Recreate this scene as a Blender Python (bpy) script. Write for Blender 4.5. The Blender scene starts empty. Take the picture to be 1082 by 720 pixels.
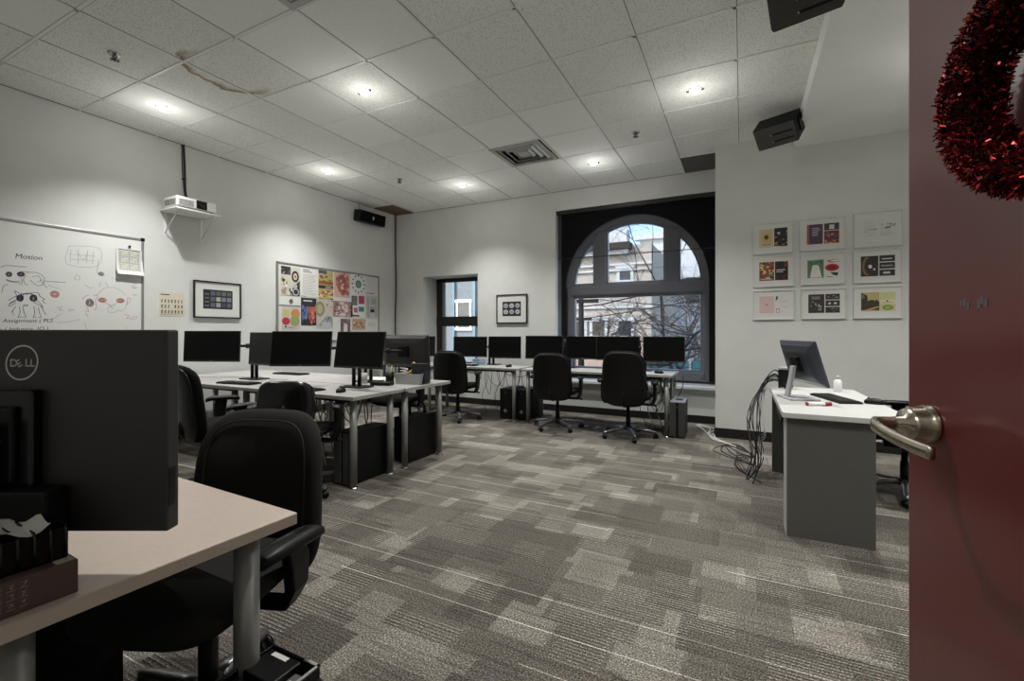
import bpy, bmesh, math, random
from mathutils import Vector, Matrix, Euler
SC = bpy.context.scene
COL = SC.collection
PI = math.pi
sin, cos = math.sin, math.cos
R = math.radians

# ------------------------------------------------------------------ materials
def lin(c):
    def f(v):
        v = v / 255.0
        return v / 12.92 if v <= 0.04045 else ((v + 0.055) / 1.055) ** 2.4
    return (f(c[0]), f(c[1]), f(c[2]), 1.0)

def mat(name, rgb, rough=0.5, metal=0.0, spec=0.5, bump=None, emit=None, coat=0.0):
    m = bpy.data.materials.new(name)
    m.use_nodes = True
    nt = m.node_tree
    b = nt.nodes['Principled BSDF']
    b.inputs['Base Color'].default_value = lin(rgb)
    b.inputs['Roughness'].default_value = rough
    b.inputs['Metallic'].default_value = metal
    b.inputs['Specular IOR Level'].default_value = spec
    b.inputs['Coat Weight'].default_value = coat
    if emit:
        b.inputs['Emission Color'].default_value = lin(emit[0])
        b.inputs['Emission Strength'].default_value = emit[1]
    if bump:
        scale, strength, amount = bump
        tc = nt.nodes.new('ShaderNodeTexCoord')
        nz = nt.nodes.new('ShaderNodeTexNoise')
        nz.inputs['Scale'].default_value = scale
        nz.inputs['Detail'].default_value = 3
        bp = nt.nodes.new('ShaderNodeBump')
        bp.inputs['Strength'].default_value = strength
        bp.inputs['Distance'].default_value = amount
        nt.links.new(tc.outputs['Object'], nz.inputs['Vector'])
        nt.links.new(nz.outputs['Fac'], bp.inputs['Height'])
        nt.links.new(bp.outputs['Normal'], b.inputs['Normal'])
        # a little tone variation so that no surface is a single flat value
        mr = nt.nodes.new('ShaderNodeMapRange')
        mr.inputs['To Min'].default_value = 0.9
        mr.inputs['To Max'].default_value = 1.08
        mx = nt.nodes.new('ShaderNodeMix')
        mx.data_type = 'RGBA'
        mx.blend_type = 'MULTIPLY'
        mx.inputs['Factor'].default_value = 1.0
        mx.inputs['A'].default_value = lin(rgb)
        nt.links.new(nz.outputs['Fac'], mr.inputs['Value'])
        nt.links.new(mr.outputs['Result'], mx.inputs['B'])
        nt.links.new(mx.outputs['Result'], b.inputs['Base Color'])
    return m

M = {}
M['dark_masonry'] = mat('dark inner masonry', (34, 33, 34), 0.9, bump=(12, 0.2, 0.004))  # darker than the room walls, all round the arch
M['wall'] = mat('wall paint', (206, 207, 203), 0.75, bump=(3.0, 0.05, 0.002))
M['soffit'] = mat('soffit paint', (236, 237, 233), 0.8, bump=(2.0, 0.04, 0.002))
M['tbar'] = mat('ceiling grid bar', (232, 233, 228), 0.5)
M['tbar_dark'] = mat('ceiling grid gap', (112, 112, 108), 0.8)
M['tile_smooth'] = mat('smooth ceiling tile', (240, 241, 236), 0.9, bump=(60, 0.05, 0.002))
M['tile_brown'] = mat('brown water damaged tile', (112, 92, 66), 0.9, bump=(30, 0.2, 0.003))
M['tile_dark'] = mat('dark grey tile', (95, 93, 90), 0.9, bump=(200, 0.3, 0.003))
M['base'] = mat('black rubber baseboard', (16, 16, 16), 0.5)
M['black'] = mat('black plastic', (8, 8, 9), 0.45, spec=0.3, bump=(300, 0.05, 0.001))
M['black_gloss'] = mat('glossy black plastic', (12, 12, 13), 0.22)
M['black_soft'] = mat('black fabric', (9, 9, 9), 0.9, spec=0.15, bump=(420, 0.35, 0.002))
M['fabric_grey'] = mat('charcoal chair cloth', (34, 33, 32), 0.95, spec=0.3, bump=(500, 0.5, 0.002))
M['piping'] = mat('dark seam', (16, 15, 15), 0.8)
M['chair_leg'] = mat('dark metal chair base', (120, 120, 122), 0.28, metal=0.8)
M['shell'] = mat('black chair shell', (8, 8, 8), 0.42, spec=0.3, bump=(250, 0.1, 0.001))
M['screen'] = mat('dark switched off screen', (6, 6, 7), 0.35, spec=0.22)
M['bezel'] = mat('monitor bezel', (7, 7, 8), 0.4, spec=0.3)
M['mon_back_sheen'] = mat('monitor back with sheen in colour', (66, 70, 80), 0.28)  # bluish window sheen put into the base colour
M['stand_silver'] = mat('silver plastic stand', (176, 177, 180), 0.35)
M['mon_back'] = mat('monitor back plastic', (48, 45, 43), 0.42, bump=(600, 0.08, 0.0005))
M['silver'] = mat('brushed silver', (150, 150, 150), 0.35, metal=0.9)
M['leg_grey'] = mat('grey painted steel leg', (136, 136, 132), 0.42, metal=0.35)
M['chrome'] = mat('chrome', (205, 203, 198), 0.15, metal=1.0)
M['nickel'] = mat('satin nickel', (188, 180, 165), 0.24, metal=1.0)
M['desk_pale'] = mat('pale laminate desktop', (192, 191, 187), 0.4, bump=(90, 0.02, 0.001))
M['desk_white'] = mat('white laminate desktop', (164, 162, 158), 0.38, bump=(90, 0.02, 0.001))
M['desk_cream'] = mat('cream laminate desktop', (192, 176, 164), 0.4, bump=(90, 0.02, 0.001))
M['desk_edge'] = mat('beige desk edge band', (190, 174, 160), 0.5)
M['panel_grey'] = mat('dark grey laminate panel', (82, 82, 78), 0.55, bump=(80, 0.02, 0.001))
M['panel_light'] = mat('light grey and lit panel side', (172, 172, 168), 0.5)
M['white'] = mat('white plastic', (226, 226, 222), 0.4)
M['paper'] = mat('white paper', (210, 210, 205), 0.85)
M['board'] = mat('whiteboard enamel', (214, 215, 211), 0.16, spec=0.5)
M['alu'] = mat('aluminium trim', (158, 158, 155), 0.4, metal=0.7)
M['cork'] = mat('bulletin board cloth', (205, 205, 200), 0.9, bump=(300, 0.3, 0.001))
M['frame_black'] = mat('black picture frame', (18, 18, 18), 0.4)
M['frame_white'] = mat('white picture frame', (208, 208, 204), 0.45)
M['mat_board'] = mat('picture mount', (208, 208, 203), 0.85)
M['win_black'] = mat('black window frame', (13, 13, 13), 0.45)
M['win_white'] = mat('white painted window frame', (226, 226, 236), 0.5)
M['sill'] = mat('sill paint', (206, 207, 207), 0.35)
M['tower'] = mat('black computer case', (8, 8, 9), 0.5, spec=0.25, bump=(200, 0.08, 0.001))
M['tower_top'] = mat('grey metal case top', (150, 152, 156), 0.4)
M['cable_black'] = mat('black cable', (14, 14, 14), 0.5)
M['cable_white'] = mat('white cable', (196, 196, 190), 0.5)
M['tray'] = mat('pale grey plastic tray', (168, 168, 166), 0.5)
M['navy'] = mat('navy blue cover', (26, 28, 42), 0.7)
M['yellow'] = mat('yellow plastic', (196, 172, 92), 0.6)
M['red'] = mat('red plastic', (150, 34, 40), 0.4)
M['mark_white'] = mat('pale print', (206, 204, 198), 0.5)
M['mark_dim'] = mat('dim pale print', (150, 136, 130), 0.6)
M['carton'] = mat('dark brown carton', (86, 66, 62), 0.55)
M['carton_top'] = mat('carton flap', (188, 182, 172), 0.7)
M['lamp'] = mat('lamp lens', (255, 255, 250), 0.4, emit=((255, 250, 240), 40.0))
M['lamp_trim'] = mat('white lamp trim', (222, 222, 216), 0.4)
M['speaker_face'] = mat('speaker baffle', (58, 58, 56), 0.5, bump=(300, 0.1, 0.001))
M['vent_metal'] = mat('vent metal', (176, 176, 172), 0.45, metal=0.3)
M['vent_dark'] = mat('vent throat', (16, 16, 16), 0.9)
M['stone'] = mat('pale stone facade', (196, 188, 178), 0.9, bump=(6, 0.3, 0.03))
M['stone_light'] = mat('white rendered facade', (214, 216, 218), 0.9, bump=(4, 0.2, 0.02))
M['stone_dark'] = mat('dark eaves', (64, 60, 56), 0.9, bump=(12, 0.3, 0.03))
M['ext_glass'] = mat('dark street window', (56, 60, 66), 0.2)
M['bark'] = mat('dark bark', (44, 40, 37), 0.9, bump=(40, 0.4, 0.01))
M['bark_grey'] = mat('grey bark', (96, 92, 86), 0.9, bump=(40, 0.4, 0.01))
M['teal'] = mat('teal painted panel', (84, 146, 156), 0.6, bump=(8, 0.2, 0.004))
M['asphalt'] = mat('pavement', (120, 118, 114), 0.9, bump=(20, 0.3, 0.01))

def glass_mat():
    m = bpy.data.materials.new('window glass')
    m.use_nodes = True
    nt = m.node_tree
    nt.nodes.clear()
    out = nt.nodes.new('ShaderNodeOutputMaterial')
    tr = nt.nodes.new('ShaderNodeBsdfTransparent')
    tr.inputs['Color'].default_value = (0.93, 0.95, 0.96, 1)
    gl = nt.nodes.new('ShaderNodeBsdfGlossy')
    gl.inputs['Roughness'].default_value = 0.03
    fr = nt.nodes.new('ShaderNodeFresnel')
    fr.inputs['IOR'].default_value = 1.45
    mx = nt.nodes.new('ShaderNodeMixShader')
    nt.links.new(fr.outputs['Fac'], mx.inputs['Fac'])
    nt.links.new(tr.outputs['BSDF'], mx.inputs[1])
    nt.links.new(gl.outputs['BSDF'], mx.inputs[2])
    nt.links.new(mx.outputs['Shader'], out.inputs['Surface'])
    return m
M['glass'] = glass_mat()

def blind_mat():
    # open-weave solar screen: dark threads with holes between them
    m = bpy.data.materials.new('black mesh blind cloth')
    m.use_nodes = True
    nt = m.node_tree
    nt.nodes.clear()
    out = nt.nodes.new('ShaderNodeOutputMaterial')
    tr = nt.nodes.new('ShaderNodeBsdfTransparent')
    tr.inputs['Color'].default_value = (1, 1, 1, 1)
    df = nt.nodes.new('ShaderNodeBsdfDiffuse')
    df.inputs['Color'].default_value = lin((34, 33, 34))
    mx = nt.nodes.new('ShaderNodeMixShader')
    mx.inputs['Fac'].default_value = 0.38
    nt.links.new(tr.outputs['BSDF'], mx.inputs[1])
    nt.links.new(df.outputs['BSDF'], mx.inputs[2])
    nt.links.new(mx.outputs['Shader'], out.inputs['Surface'])
    return m
M['blind'] = blind_mat()

def speckle_tile_mat():
    m = bpy.data.materials.new('speckled mineral ceiling tile')
    m.use_nodes = True
    nt = m.node_tree
    b = nt.nodes['Principled BSDF']
    b.inputs['Roughness'].default_value = 0.95
    tc = nt.nodes.new('ShaderNodeTexCoord')
    v = nt.nodes.new('ShaderNodeTexVoronoi')
    v.inputs['Scale'].default_value = 85
    v.inputs['Randomness'].default_value = 1.0
    rp = nt.nodes.new('ShaderNodeValToRGB')
    rp.color_ramp.elements[0].position = 0.15
    rp.color_ramp.elements[0].color = lin((84, 84, 80))
    rp.color_ramp.elements[1].position = 0.27
    rp.color_ramp.elements[1].color = lin((236, 237, 231))
    nt.links.new(tc.outputs['Object'], v.inputs['Vector'])
    nt.links.new(v.outputs['Distance'], rp.inputs['Fac'])
    # an old brown ring left by a leak, on one tile
    sep = nt.nodes.new('ShaderNodeVectorMath')
    sep.operation = 'SUBTRACT'
    sep.inputs[1].default_value = (-3.80, 2.44, 0)
    nz = nt.nodes.new('ShaderNodeTexNoise')
    nz.inputs['Scale'].default_value = 7
    nz.inputs['Detail'].default_value = 4
    add = nt.nodes.new('ShaderNodeVectorMath')
    add.operation = 'MULTIPLY_ADD'
    add.inputs[1].default_value = (0.16, 0.16, 0)
    nt.links.new(tc.outputs['Object'], nz.inputs['Vector'])
    nt.links.new(nz.outputs['Color'], add.inputs[0])
    nt.links.new(tc.outputs['Object'], add.inputs[2])
    nt.links.new(add.outputs['Vector'], sep.inputs[0])
    sc = nt.nodes.new('ShaderNodeVectorMath')
    sc.operation = 'MULTIPLY'
    sc.inputs[1].default_value = (1 / 0.30, 1 / 0.36, 0)
    ln = nt.nodes.new('ShaderNodeVectorMath')
    ln.operation = 'LENGTH'
    nt.links.new(sep.outputs['Vector'], sc.inputs[0])
    nt.links.new(sc.outputs['Vector'], ln.inputs[0])
    ring = nt.nodes.new('ShaderNodeValToRGB')
    e = ring.color_ramp.elements
    e[0].position = 0.70; e[0].color = (0, 0, 0, 1)
    e[1].position = 1.0; e[1].color = (0, 0, 0, 1)
    k = e.new(0.92); k.color = (1, 1, 1, 1)
    k = e.new(0.80); k.color = (0.3, 0.3, 0.3, 1)
    nt.links.new(ln.outputs['Value'], ring.inputs['Fac'])
    # the ring is strongest on its wall-side half
    sx = nt.nodes.new('ShaderNodeSeparateXYZ')
    nt.links.new(sep.outputs['Vector'], sx.inputs['Vector'])
    mr = nt.nodes.new('ShaderNodeMapRange')
    mr.inputs['From Min'].default_value = 0.12
    mr.inputs['From Max'].default_value = -0.12
    nt.links.new(sx.outputs['X'], mr.inputs['Value'])
    n2 = nt.nodes.new('ShaderNodeTexNoise')
    n2.inputs['Scale'].default_value = 9
    mu = nt.nodes.new('ShaderNodeMath'); mu.operation = 'MULTIPLY'
    nt.links.new(tc.outputs['Object'], n2.inputs['Vector'])
    nt.links.new(mr.outputs['Result'], mu.inputs[0])
    nt.links.new(ring.outputs['Color'], mu.inputs[1])
    mx = nt.nodes.new('ShaderNodeMix'); mx.data_type = 'RGBA'
    mx.inputs['B'].default_value = lin((140, 116, 88))
    nt.links.new(mu.outputs['Value'], mx.inputs['Factor'])
    nt.links.new(rp.outputs['Color'], mx.inputs['A'])
    nt.links.new(mx.outputs['Result'], b.inputs['Base Color'])
    bp = nt.nodes.new('ShaderNodeBump')
    bp.inputs['Strength'].default_value = 0.5
    bp.inputs['Distance'].default_value = 0.004
    nt.links.new(v.outputs['Distance'], bp.inputs['Height'])
    nt.links.new(bp.outputs['Normal'], b.inputs['Normal'])
    return m
M['tile'] = speckle_tile_mat()

def carpet_mat():
    m = bpy.data.materials.new('striped patchwork carpet')
    m.use_nodes = True
    nt = m.node_tree
    L = nt.links.new
    b = nt.nodes['Principled BSDF']
    b.inputs['Roughness'].default_value = 0.95
    b.inputs['Specular IOR Level'].default_value = 0.15
    tc = nt.nodes.new('ShaderNodeTexCoord')
    def mapping(loc, rot=0):
        mp = nt.nodes.new('ShaderNodeMapping')
        mp.inputs['Location'].default_value = loc
        mp.inputs['Rotation'].default_value = (0, 0, rot)
        L(tc.outputs['Object'], mp.inputs['Vector'])
        return mp
    def brick(loc, w, h, off, freq=2, sq=1.0, sqf=2, mortar=0.0):
        t = nt.nodes.new('ShaderNodeTexBrick')
        t.offset = off; t.offset_frequency = freq
        t.squash = sq; t.squash_frequency = sqf
        t.inputs['Color1'].default_value = (0, 0, 0, 1)
        t.inputs['Color2'].default_value = (1, 1, 1, 1)
        t.inputs['Mortar'].default_value = (0.5, 0.5, 0.5, 1)
        t.inputs['Scale'].default_value = 1.0
        t.inputs['Mortar Size'].default_value = mortar
        t.inputs['Brick Width'].default_value = w
        t.inputs['Row Height'].default_value = h
        L(mapping(loc).outputs['Vector'], t.inputs['Vector'])
        return t
    def math_(op, a, bb=None, c=None, clamp=False):
        n = nt.nodes.new('ShaderNodeMath'); n.operation = op; n.use_clamp = clamp
        for i, x in enumerate((a, bb, c)):
            if x is None: continue
            if isinstance(x, (int, float)): n.inputs[i].default_value = x
            else: L(x, n.inputs[i])
        return n.outputs['Value']
    t1 = brick((10.0, 10.0, 0), 0.28, 0.215, 0.37, 2, 0.7, 3)
    t2 = brick((11.3, 10.61, 0), 0.23, 0.25, 0.61, 3, 1.3, 2)
    t3 = brick((12.7, 13.13, 0), 0.20, 0.17, 0.43, 2, 1.25, 3)
    sep = nt.nodes.new('ShaderNodeSeparateXYZ')
    L(tc.outputs['Object'], sep.inputs['Vector'])
    y = sep.outputs['Y']; x = sep.outputs['X']
    # broad tone of the blocks
    v = math_('ADD', math_('MULTIPLY', t1.outputs['Color'], 0.5), math_('MULTIPLY', t2.outputs['Color'], 0.5))
    # light accent blocks
    acc = math_('MULTIPLY', math_('GREATER_THAN', t3.outputs['Color'], 0.66), math_('GREATER_THAN', t2.outputs['Color'], 0.36))
    # ribbed stripes along x, strong on some blocks
    saw = math_('FRACT', math_('MULTIPLY', y, 1 / 0.019))
    rib = math_('GREATER_THAN', saw, 0.62)
    ribmask = math_('GREATER_THAN', t1.outputs['Color'], 0.62)
    ribmask2 = math_('LESS_THAN', t2.outputs['Color'], 0.3)
    ribs = math_('MULTIPLY', rib, math_('ADD', math_('MULTIPLY', ribmask, 0.75), math_('MULTIPLY', ribmask2, 0.5)))
    ribs = math_('MULTIPLY', ribs, math_('SUBTRACT', 1.0, acc))
    # uneven dark stripe set
    nzs = nt.nodes.new('ShaderNodeTexNoise')
    nzs.inputs['Scale'].default_value = 1.0
    nzs.inputs['Detail'].default_value = 2
    mp = nt.nodes.new('ShaderNodeMapping')
    mp.inputs['Scale'].default_value = (2.2, 46, 1)
    L(tc.outputs['Object'], mp.inputs['Vector'])
    L(mp.outputs['Vector'], nzs.inputs['Vector'])
    streak = math_('GREATER_THAN', nzs.outputs['Fac'], 0.585)
    # long thin pale lines, broken along their run
    fr = math_('FRACT', math_('MULTIPLY', math_('ADD', y, 20.07), 1 / 0.215))
    line = math_('LESS_THAN', math_('ABSOLUTE', math_('SUBTRACT', fr, 0.5)), 0.012)
    t4 = brick((20.3, 20.07, 0), 1.15, 0.215, 0.41, 3)
    line = math_('MULTIPLY', line, math_('GREATER_THAN', t4.outputs['Color'], 0.5))
    # pile grain
    nz = nt.nodes.new('ShaderNodeTexNoise')
    nz.inputs['Scale'].default_value = 150
    nz.inputs['Detail'].default_value = 1
    L(tc.outputs['Object'], nz.inputs['Vector'])
    grain = math_('MULTIPLY', math_('SUBTRACT', nz.outputs['Fac'], 0.5), 2.3)
    total = math_('ADD', math_('MULTIPLY', v, 0.17), 0.25)
    total = math_('ADD', total, math_('MULTIPLY', acc, 0.13))
    total = math_('SUBTRACT', total, math_('MULTIPLY', ribs, 0.17))
    pale = math_('MULTIPLY', math_('LESS_THAN', saw, 0.28), math_('MULTIPLY', ribmask, math_('SUBTRACT', 1.0, acc)))
    total = math_('ADD', total, math_('MULTIPLY', pale, 0.17))
    total = math_('SUBTRACT', total, math_('MULTIPLY', streak, 0.08))
    total = math_('ADD', total, math_('MULTIPLY', grain, math_('ADD', 0.42, math_('MULTIPLY', total, 0.5))))
    total = math_('ADD', total, math_('MULTIPLY', line, 0.42), clamp=True)
    rp = nt.nodes.new('ShaderNodeValToRGB')
    e = rp.color_ramp.elements
    e[0].position = 0.0; e[0].color = lin((36, 34, 31))
    e[1].position = 1.0; e[1].color = lin((214, 209, 199))
    k = e.new(0.35); k.color = lin((94, 89, 82))
    k = e.new(0.65); k.color = lin((140, 135, 126))
    L(total, rp.inputs['Fac'])
    L(rp.outputs['Color'], b.inputs['Base Color'])
    bp = nt.nodes.new('ShaderNodeBump')
    bp.inputs['Strength'].default_value = 0.5
    bp.inputs['Distance'].default_value = 0.004
    L(nz.outputs['Fac'], bp.inputs['Height'])
    L(bp.outputs['Normal'], b.inputs['Normal'])
    return m
M['carpet'] = carpet_mat()

def door_mat():
    m = bpy.data.materials.new('maroon door paint')
    m.use_nodes = True
    nt = m.node_tree
    b = nt.nodes['Principled BSDF']
    tc = nt.nodes.new('ShaderNodeTexCoord')
    mp = nt.nodes.new('ShaderNodeMapping')
    mp.inputs['Scale'].default_value = (260, 260, 5)
    nz = nt.nodes.new('ShaderNodeTexNoise')
    nz.inputs['Scale'].default_value = 1.0
    nz.inputs['Detail'].default_value = 3
    nt.links.new(tc.outputs['Object'], mp.inputs['Vector'])
    nt.links.new(mp.outputs['Vector'], nz.inputs['Vector'])
    rp = nt.nodes.new('ShaderNodeValToRGB')
    rp.color_ramp.elements[0].color = lin((84, 19, 20))
    rp.color_ramp.elements[1].color = lin((98, 25, 25))
    nt.links.new(nz.outputs['Fac'], rp.inputs['Fac'])
    nt.links.new(rp.outputs['Color'], b.inputs['Base Color'])
    b.inputs['Roughness'].default_value = 0.42
    b.inputs['Specular IOR Level'].default_value = 0.5
    b.inputs['Coat Weight'].default_value = 1.0
    b.inputs['Coat IOR'].default_value = 1.6
    b.inputs['Coat Roughness'].default_value = 0.17
    bp = nt.nodes.new('ShaderNodeBump')
    bp.inputs['Strength'].default_value = 0.12
    bp.inputs['Distance'].default_value = 0.001
    nt.links.new(nz.outputs['Fac'], bp.inputs['Height'])
    nt.links.new(bp.outputs['Normal'], b.inputs['Normal'])
    return m
M['door'] = door_mat()

def tinsel_mat(name, rgb):
    return mat(name, rgb, 0.25, metal=0.85)
M['tinsel'] = tinsel_mat('red foil tinsel', (176, 58, 54))
M['tinsel_dark'] = tinsel_mat('dark red foil tinsel', (64, 10, 13))
M['tinsel_core'] = mat('dark red tinsel core', (26, 5, 7), 0.8)

_ink = {}
def ink(rgb, rough=0.7):
    rgb = tuple(int(v) for v in rgb)
    if rgb not in _ink:
        _ink[rgb] = mat('ink %d %d %d' % rgb, rgb, rough)
    return _ink[rgb]

# ------------------------------------------------------------------ mesh builder
class MB:
    def __init__(s):
        s.v = []; s.f = []; s.mi = []; s.sm = []; s.mats = []
        s.X = Matrix.Identity(4)
    def slot(s, m):
        if m is None:
            return 0
        if m not in s.mats:
            s.mats.append(m)
        return s.mats.index(m)
    def add(s, verts, faces, m=None, smooth=False):
        o = len(s.v); k = s.slot(m)
        for p in verts:
            s.v.append(tuple(s.X @ Vector(p)))
        for f in faces:
            s.f.append([i + o for i in f]); s.mi.append(k); s.sm.append(smooth)
    def box(s, x0, x1, y0, y1, z0, z1, m=None):
        v = [(x, y, z) for z in (z0, z1) for y in (y0, y1) for x in (x0, x1)]
        s.add(v, [(0, 2, 3, 1), (4, 5, 7, 6), (0, 1, 5, 4), (2, 6, 7, 3), (0, 4, 6, 2), (1, 3, 7, 5)], m)
    def quad(s, a, b, c, d, m=None):
        s.add([a, b, c, d], [(0, 1, 2, 3)], m)
    def loft(s, rings, m=None, cap0=True, cap1=True, smooth=True, close=True):
        n = len(rings[0]); v = [p for r in rings for p in r]; f = []
        for i in range(len(rings) - 1):
            for j in range(n if close else n - 1):
                k = (j + 1) % n
                f.append((i * n + j, i * n + k, (i + 1) * n + k, (i + 1) * n + j))
        if cap0: f.append(tuple(range(n - 1, -1, -1)))
        if cap1: f.append(tuple((len(rings) - 1) * n + j for j in range(n)))
        s.add(v, f, m, smooth)
    def tube(s, pts, r, n=8, m=None, smooth=True, caps=True):
        P = [Vector(p) for p in pts]
        rr = r if isinstance(r, (list, tuple)) else [r] * len(P)
        up = None; rings = []
        for i, p in enumerate(P):
            t = (P[min(i + 1, len(P) - 1)] - P[max(i - 1, 0)])
            if t.length < 1e-9: t = Vector((0, 0, 1))
            t.normalize()
            if up is None:
                a = Vector((0, 0, 1)) if abs(t.z) < 0.9 else Vector((1, 0, 0))
                up = (a - t * a.dot(t)).normalized()
            else:
                up = up - t * up.dot(t)
                if up.length < 1e-6:
                    a = Vector((0, 0, 1)) if abs(t.z) < 0.9 else Vector((1, 0, 0))
                    up = a - t * a.dot(t)
                up.normalize()
            w = t.cross(up)
            rings.append([tuple(p + (up * cos(2 * PI * k / n) + w * sin(2 * PI * k / n)) * rr[i]) for k in range(n)])
        s.loft(rings, m, caps, caps, smooth)
    def cyl(s, p0, p1, r0, r1=None, n=20, m=None, smooth=True):
        s.tube([p0, p1], [r0, r0 if r1 is None else r1], n, m, smooth)
    def lathe(s, prof, n=28, m=None, c=(0, 0, 0), smooth=True, cap=True):
        rings = [[(c[0] + r * cos(2 * PI * k / n), c[1] + r * sin(2 * PI * k / n), c[2] + z) for k in range(n)] for r, z in prof]
        s.loft(rings, m, cap, cap, smooth)
    def prism(s, poly, y0, y1, m=None):
        # poly in (x, z), extruded along y
        n = len(poly)
        v = [(x, y0, z) for x, z in poly] + [(x, y1, z) for x, z in poly]
        f = [tuple(range(n)), tuple(range(2 * n - 1, n - 1, -1))]
        for i in range(n):
            k = (i + 1) % n
            f.append((i, i + n, k + n, k))
        s.add(v, f, m)
    def prismz(s, poly, z0, z1, m=None):
        n = len(poly)
        v = [(x, y, z0) for x, y in poly] + [(x, y, z1) for x, y in poly]
        f = [tuple(range(n - 1, -1, -1)), tuple(range(n, 2 * n))]
        for i in range(n):
            k = (i + 1) % n
            f.append((i, k, k + n, i + n))
        s.add(v, f, m)
    def build(s, name, m=None, parent=None, bevel=0.0, seg=2, loc=None, rotz=0.0):
        me = bpy.data.meshes.new(name)
        me.from_pydata(s.v, [], s.f)
        ms = list(s.mats)
        if not ms or m is not None and m not in ms and not s.mats:
            ms = [m]
        for k in ms:
            me.materials.append(k)
        for p, k, sm in zip(me.polygons, s.mi, s.sm):
            p.material_index = min(k, len(ms) - 1); p.use_smooth = sm
        bm = bmesh.new(); bm.from_mesh(me)
        bmesh.ops.recalc_face_normals(bm, faces=bm.faces[:])
        bm.to_mesh(me); bm.free()
        me.update()
        o = bpy.data.objects.new(name, me)
        COL.objects.link(o)
        if parent is not None: o.parent = parent
        if loc is not None: o.location = loc
        o.rotation_euler = (0, 0, rotz)
        if bevel > 0:
            b = o.modifiers.new('bevel', 'BEVEL')
            b.width = bevel; b.segments = seg; b.limit_method = 'ANGLE'; b.angle_limit = R(40)
            b.harden_normals = False
        return o

def tag(o, label=None, cat=None, group=None, kind=None):
    if label: o['label'] = label
    if cat: o['category'] = cat
    if group: o['group'] = group
    if kind: o['kind'] = kind
    return o
def thing(name, label, cat, loc=(0, 0, 0), rotz=0.0, group=None):
    o = bpy.data.objects.new(name, None)
    o.empty_display_size = 0.1
    COL.objects.link(o)
    o.location = loc; o.rotation_euler = (0, 0, rotz)
    return tag(o, label, cat, group)
def struct(o):
    o['kind'] = 'structure'
    return o
def dup(root, loc, rotz=0.0, label=None, group=None):
    def rec(o, par):
        c = o.copy(); COL.objects.link(c)
        if par is not None: c.parent = par
        for ch in list(o.children): rec(ch, c)
        return c
    r = rec(root, None)
    r.location = loc; r.rotation_euler = (0, 0, rotz)
    if label: r['label'] = label
    if group: r['group'] = group
    return r

def sub(o, levels=1):
    s = o.modifiers.new('sub', 'SUBSURF'); s.levels = levels; s.render_levels = levels
    return o

def superell(w, h, e, n=48, taper=0.0):
    pts = []
    for k in range(n):
        a = 2 * PI * k / n
        c, s_ = cos(a), sin(a)
        x = math.copysign(abs(c) ** (2 / e), c) * w / 2
        z = math.copysign(abs(s_) ** (2 / e), s_) * h / 2
        x *= 1 - taper * (z / h + 0.5)
        pts.append((x, z))
    return pts

def smooth_path(pts, n=6):
    P = [Vector(p) for p in pts]; out = []
    for i in range(len(P) - 1):
        p0 = P[max(i - 1, 0)]; p1 = P[i]; p2 = P[i + 1]; p3 = P[min(i + 2, len(P) - 1)]
        for k in range(n):
            t = k / n
            out.append(0.5 * ((2 * p1) + (p2 - p0) * t + (2 * p0 - 5 * p1 + 4 * p2 - p3) * t * t + (3 * p1 - p0 - 3 * p2 + p3) * t ** 3))
    out.append(P[-1])
    return out

def text_mesh(body, size, shear=0.0):
    cu = bpy.data.curves.new('lettering', 'FONT')
    cu.body = body; cu.size = size; cu.align_x = 'LEFT'; cu.shear = shear
    cu.resolution_u = 3
    o = bpy.data.objects.new('lettering', cu)
    COL.objects.link(o)
    dg = bpy.context.evaluated_depsgraph_get(); dg.update()
    me = bpy.data.meshes.new_from_object(o.evaluated_get(dg))
    v = [tuple(p.co) for p in me.vertices]; f = [tuple(p.vertices) for p in me.polygons]
    bpy.data.objects.remove(o); bpy.data.curves.remove(cu); bpy.data.meshes.remove(me)
    return v, f
# ------------------------------------------------------------------ room
XL, YB, YJ, YF, XR = -5.84, 6.68, 5.88, 0.08, 2.40
XJ, XS = -0.28, 0.51           # the jog in the back wall, the edge of the lowered soffit
ZC, ZS = 3.43, 3.275
gx = [XS] + [-0.045 - 0.664 * k for k in range(9)] + [XL]
gy = [YF] + [0.10 + 0.662 * k for k in range(1, 10)] + [YB]

# floor
b = MB(); b.box(XL - 0.1, XR + 0.1, -1.9, YB + 0.5, -0.1, 0.0, M['carpet'])
struct(b.build('floor'))

# walls
b = MB(); b.box(XL - 0.2, XL, YF - 0.15, YB + 0.5, 0, 3.7, M['wall']); struct(b.build('wall_left'))
b = MB(); b.box(XR, XR + 0.2, YF - 0.15, YB + 0.5, 0, 3.7, M['wall']); struct(b.build('wall_right'))
b = MB(); b.box(XJ, XR, YJ, YB + 0.5, 0, 3.7, M['wall']); struct(b.build('wall_jog'))
b = MB()
b.box(XL, -0.42, -0.07, YF, 0, 3.7, M['wall'])
b.box(0.60, XR, -0.07, YF, 0, 3.7, M['wall'])
b.box(-0.42, 0.60, -0.07, YF, 2.16, 3.7, M['wall'])
struct(b.build('wall_front'))

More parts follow.
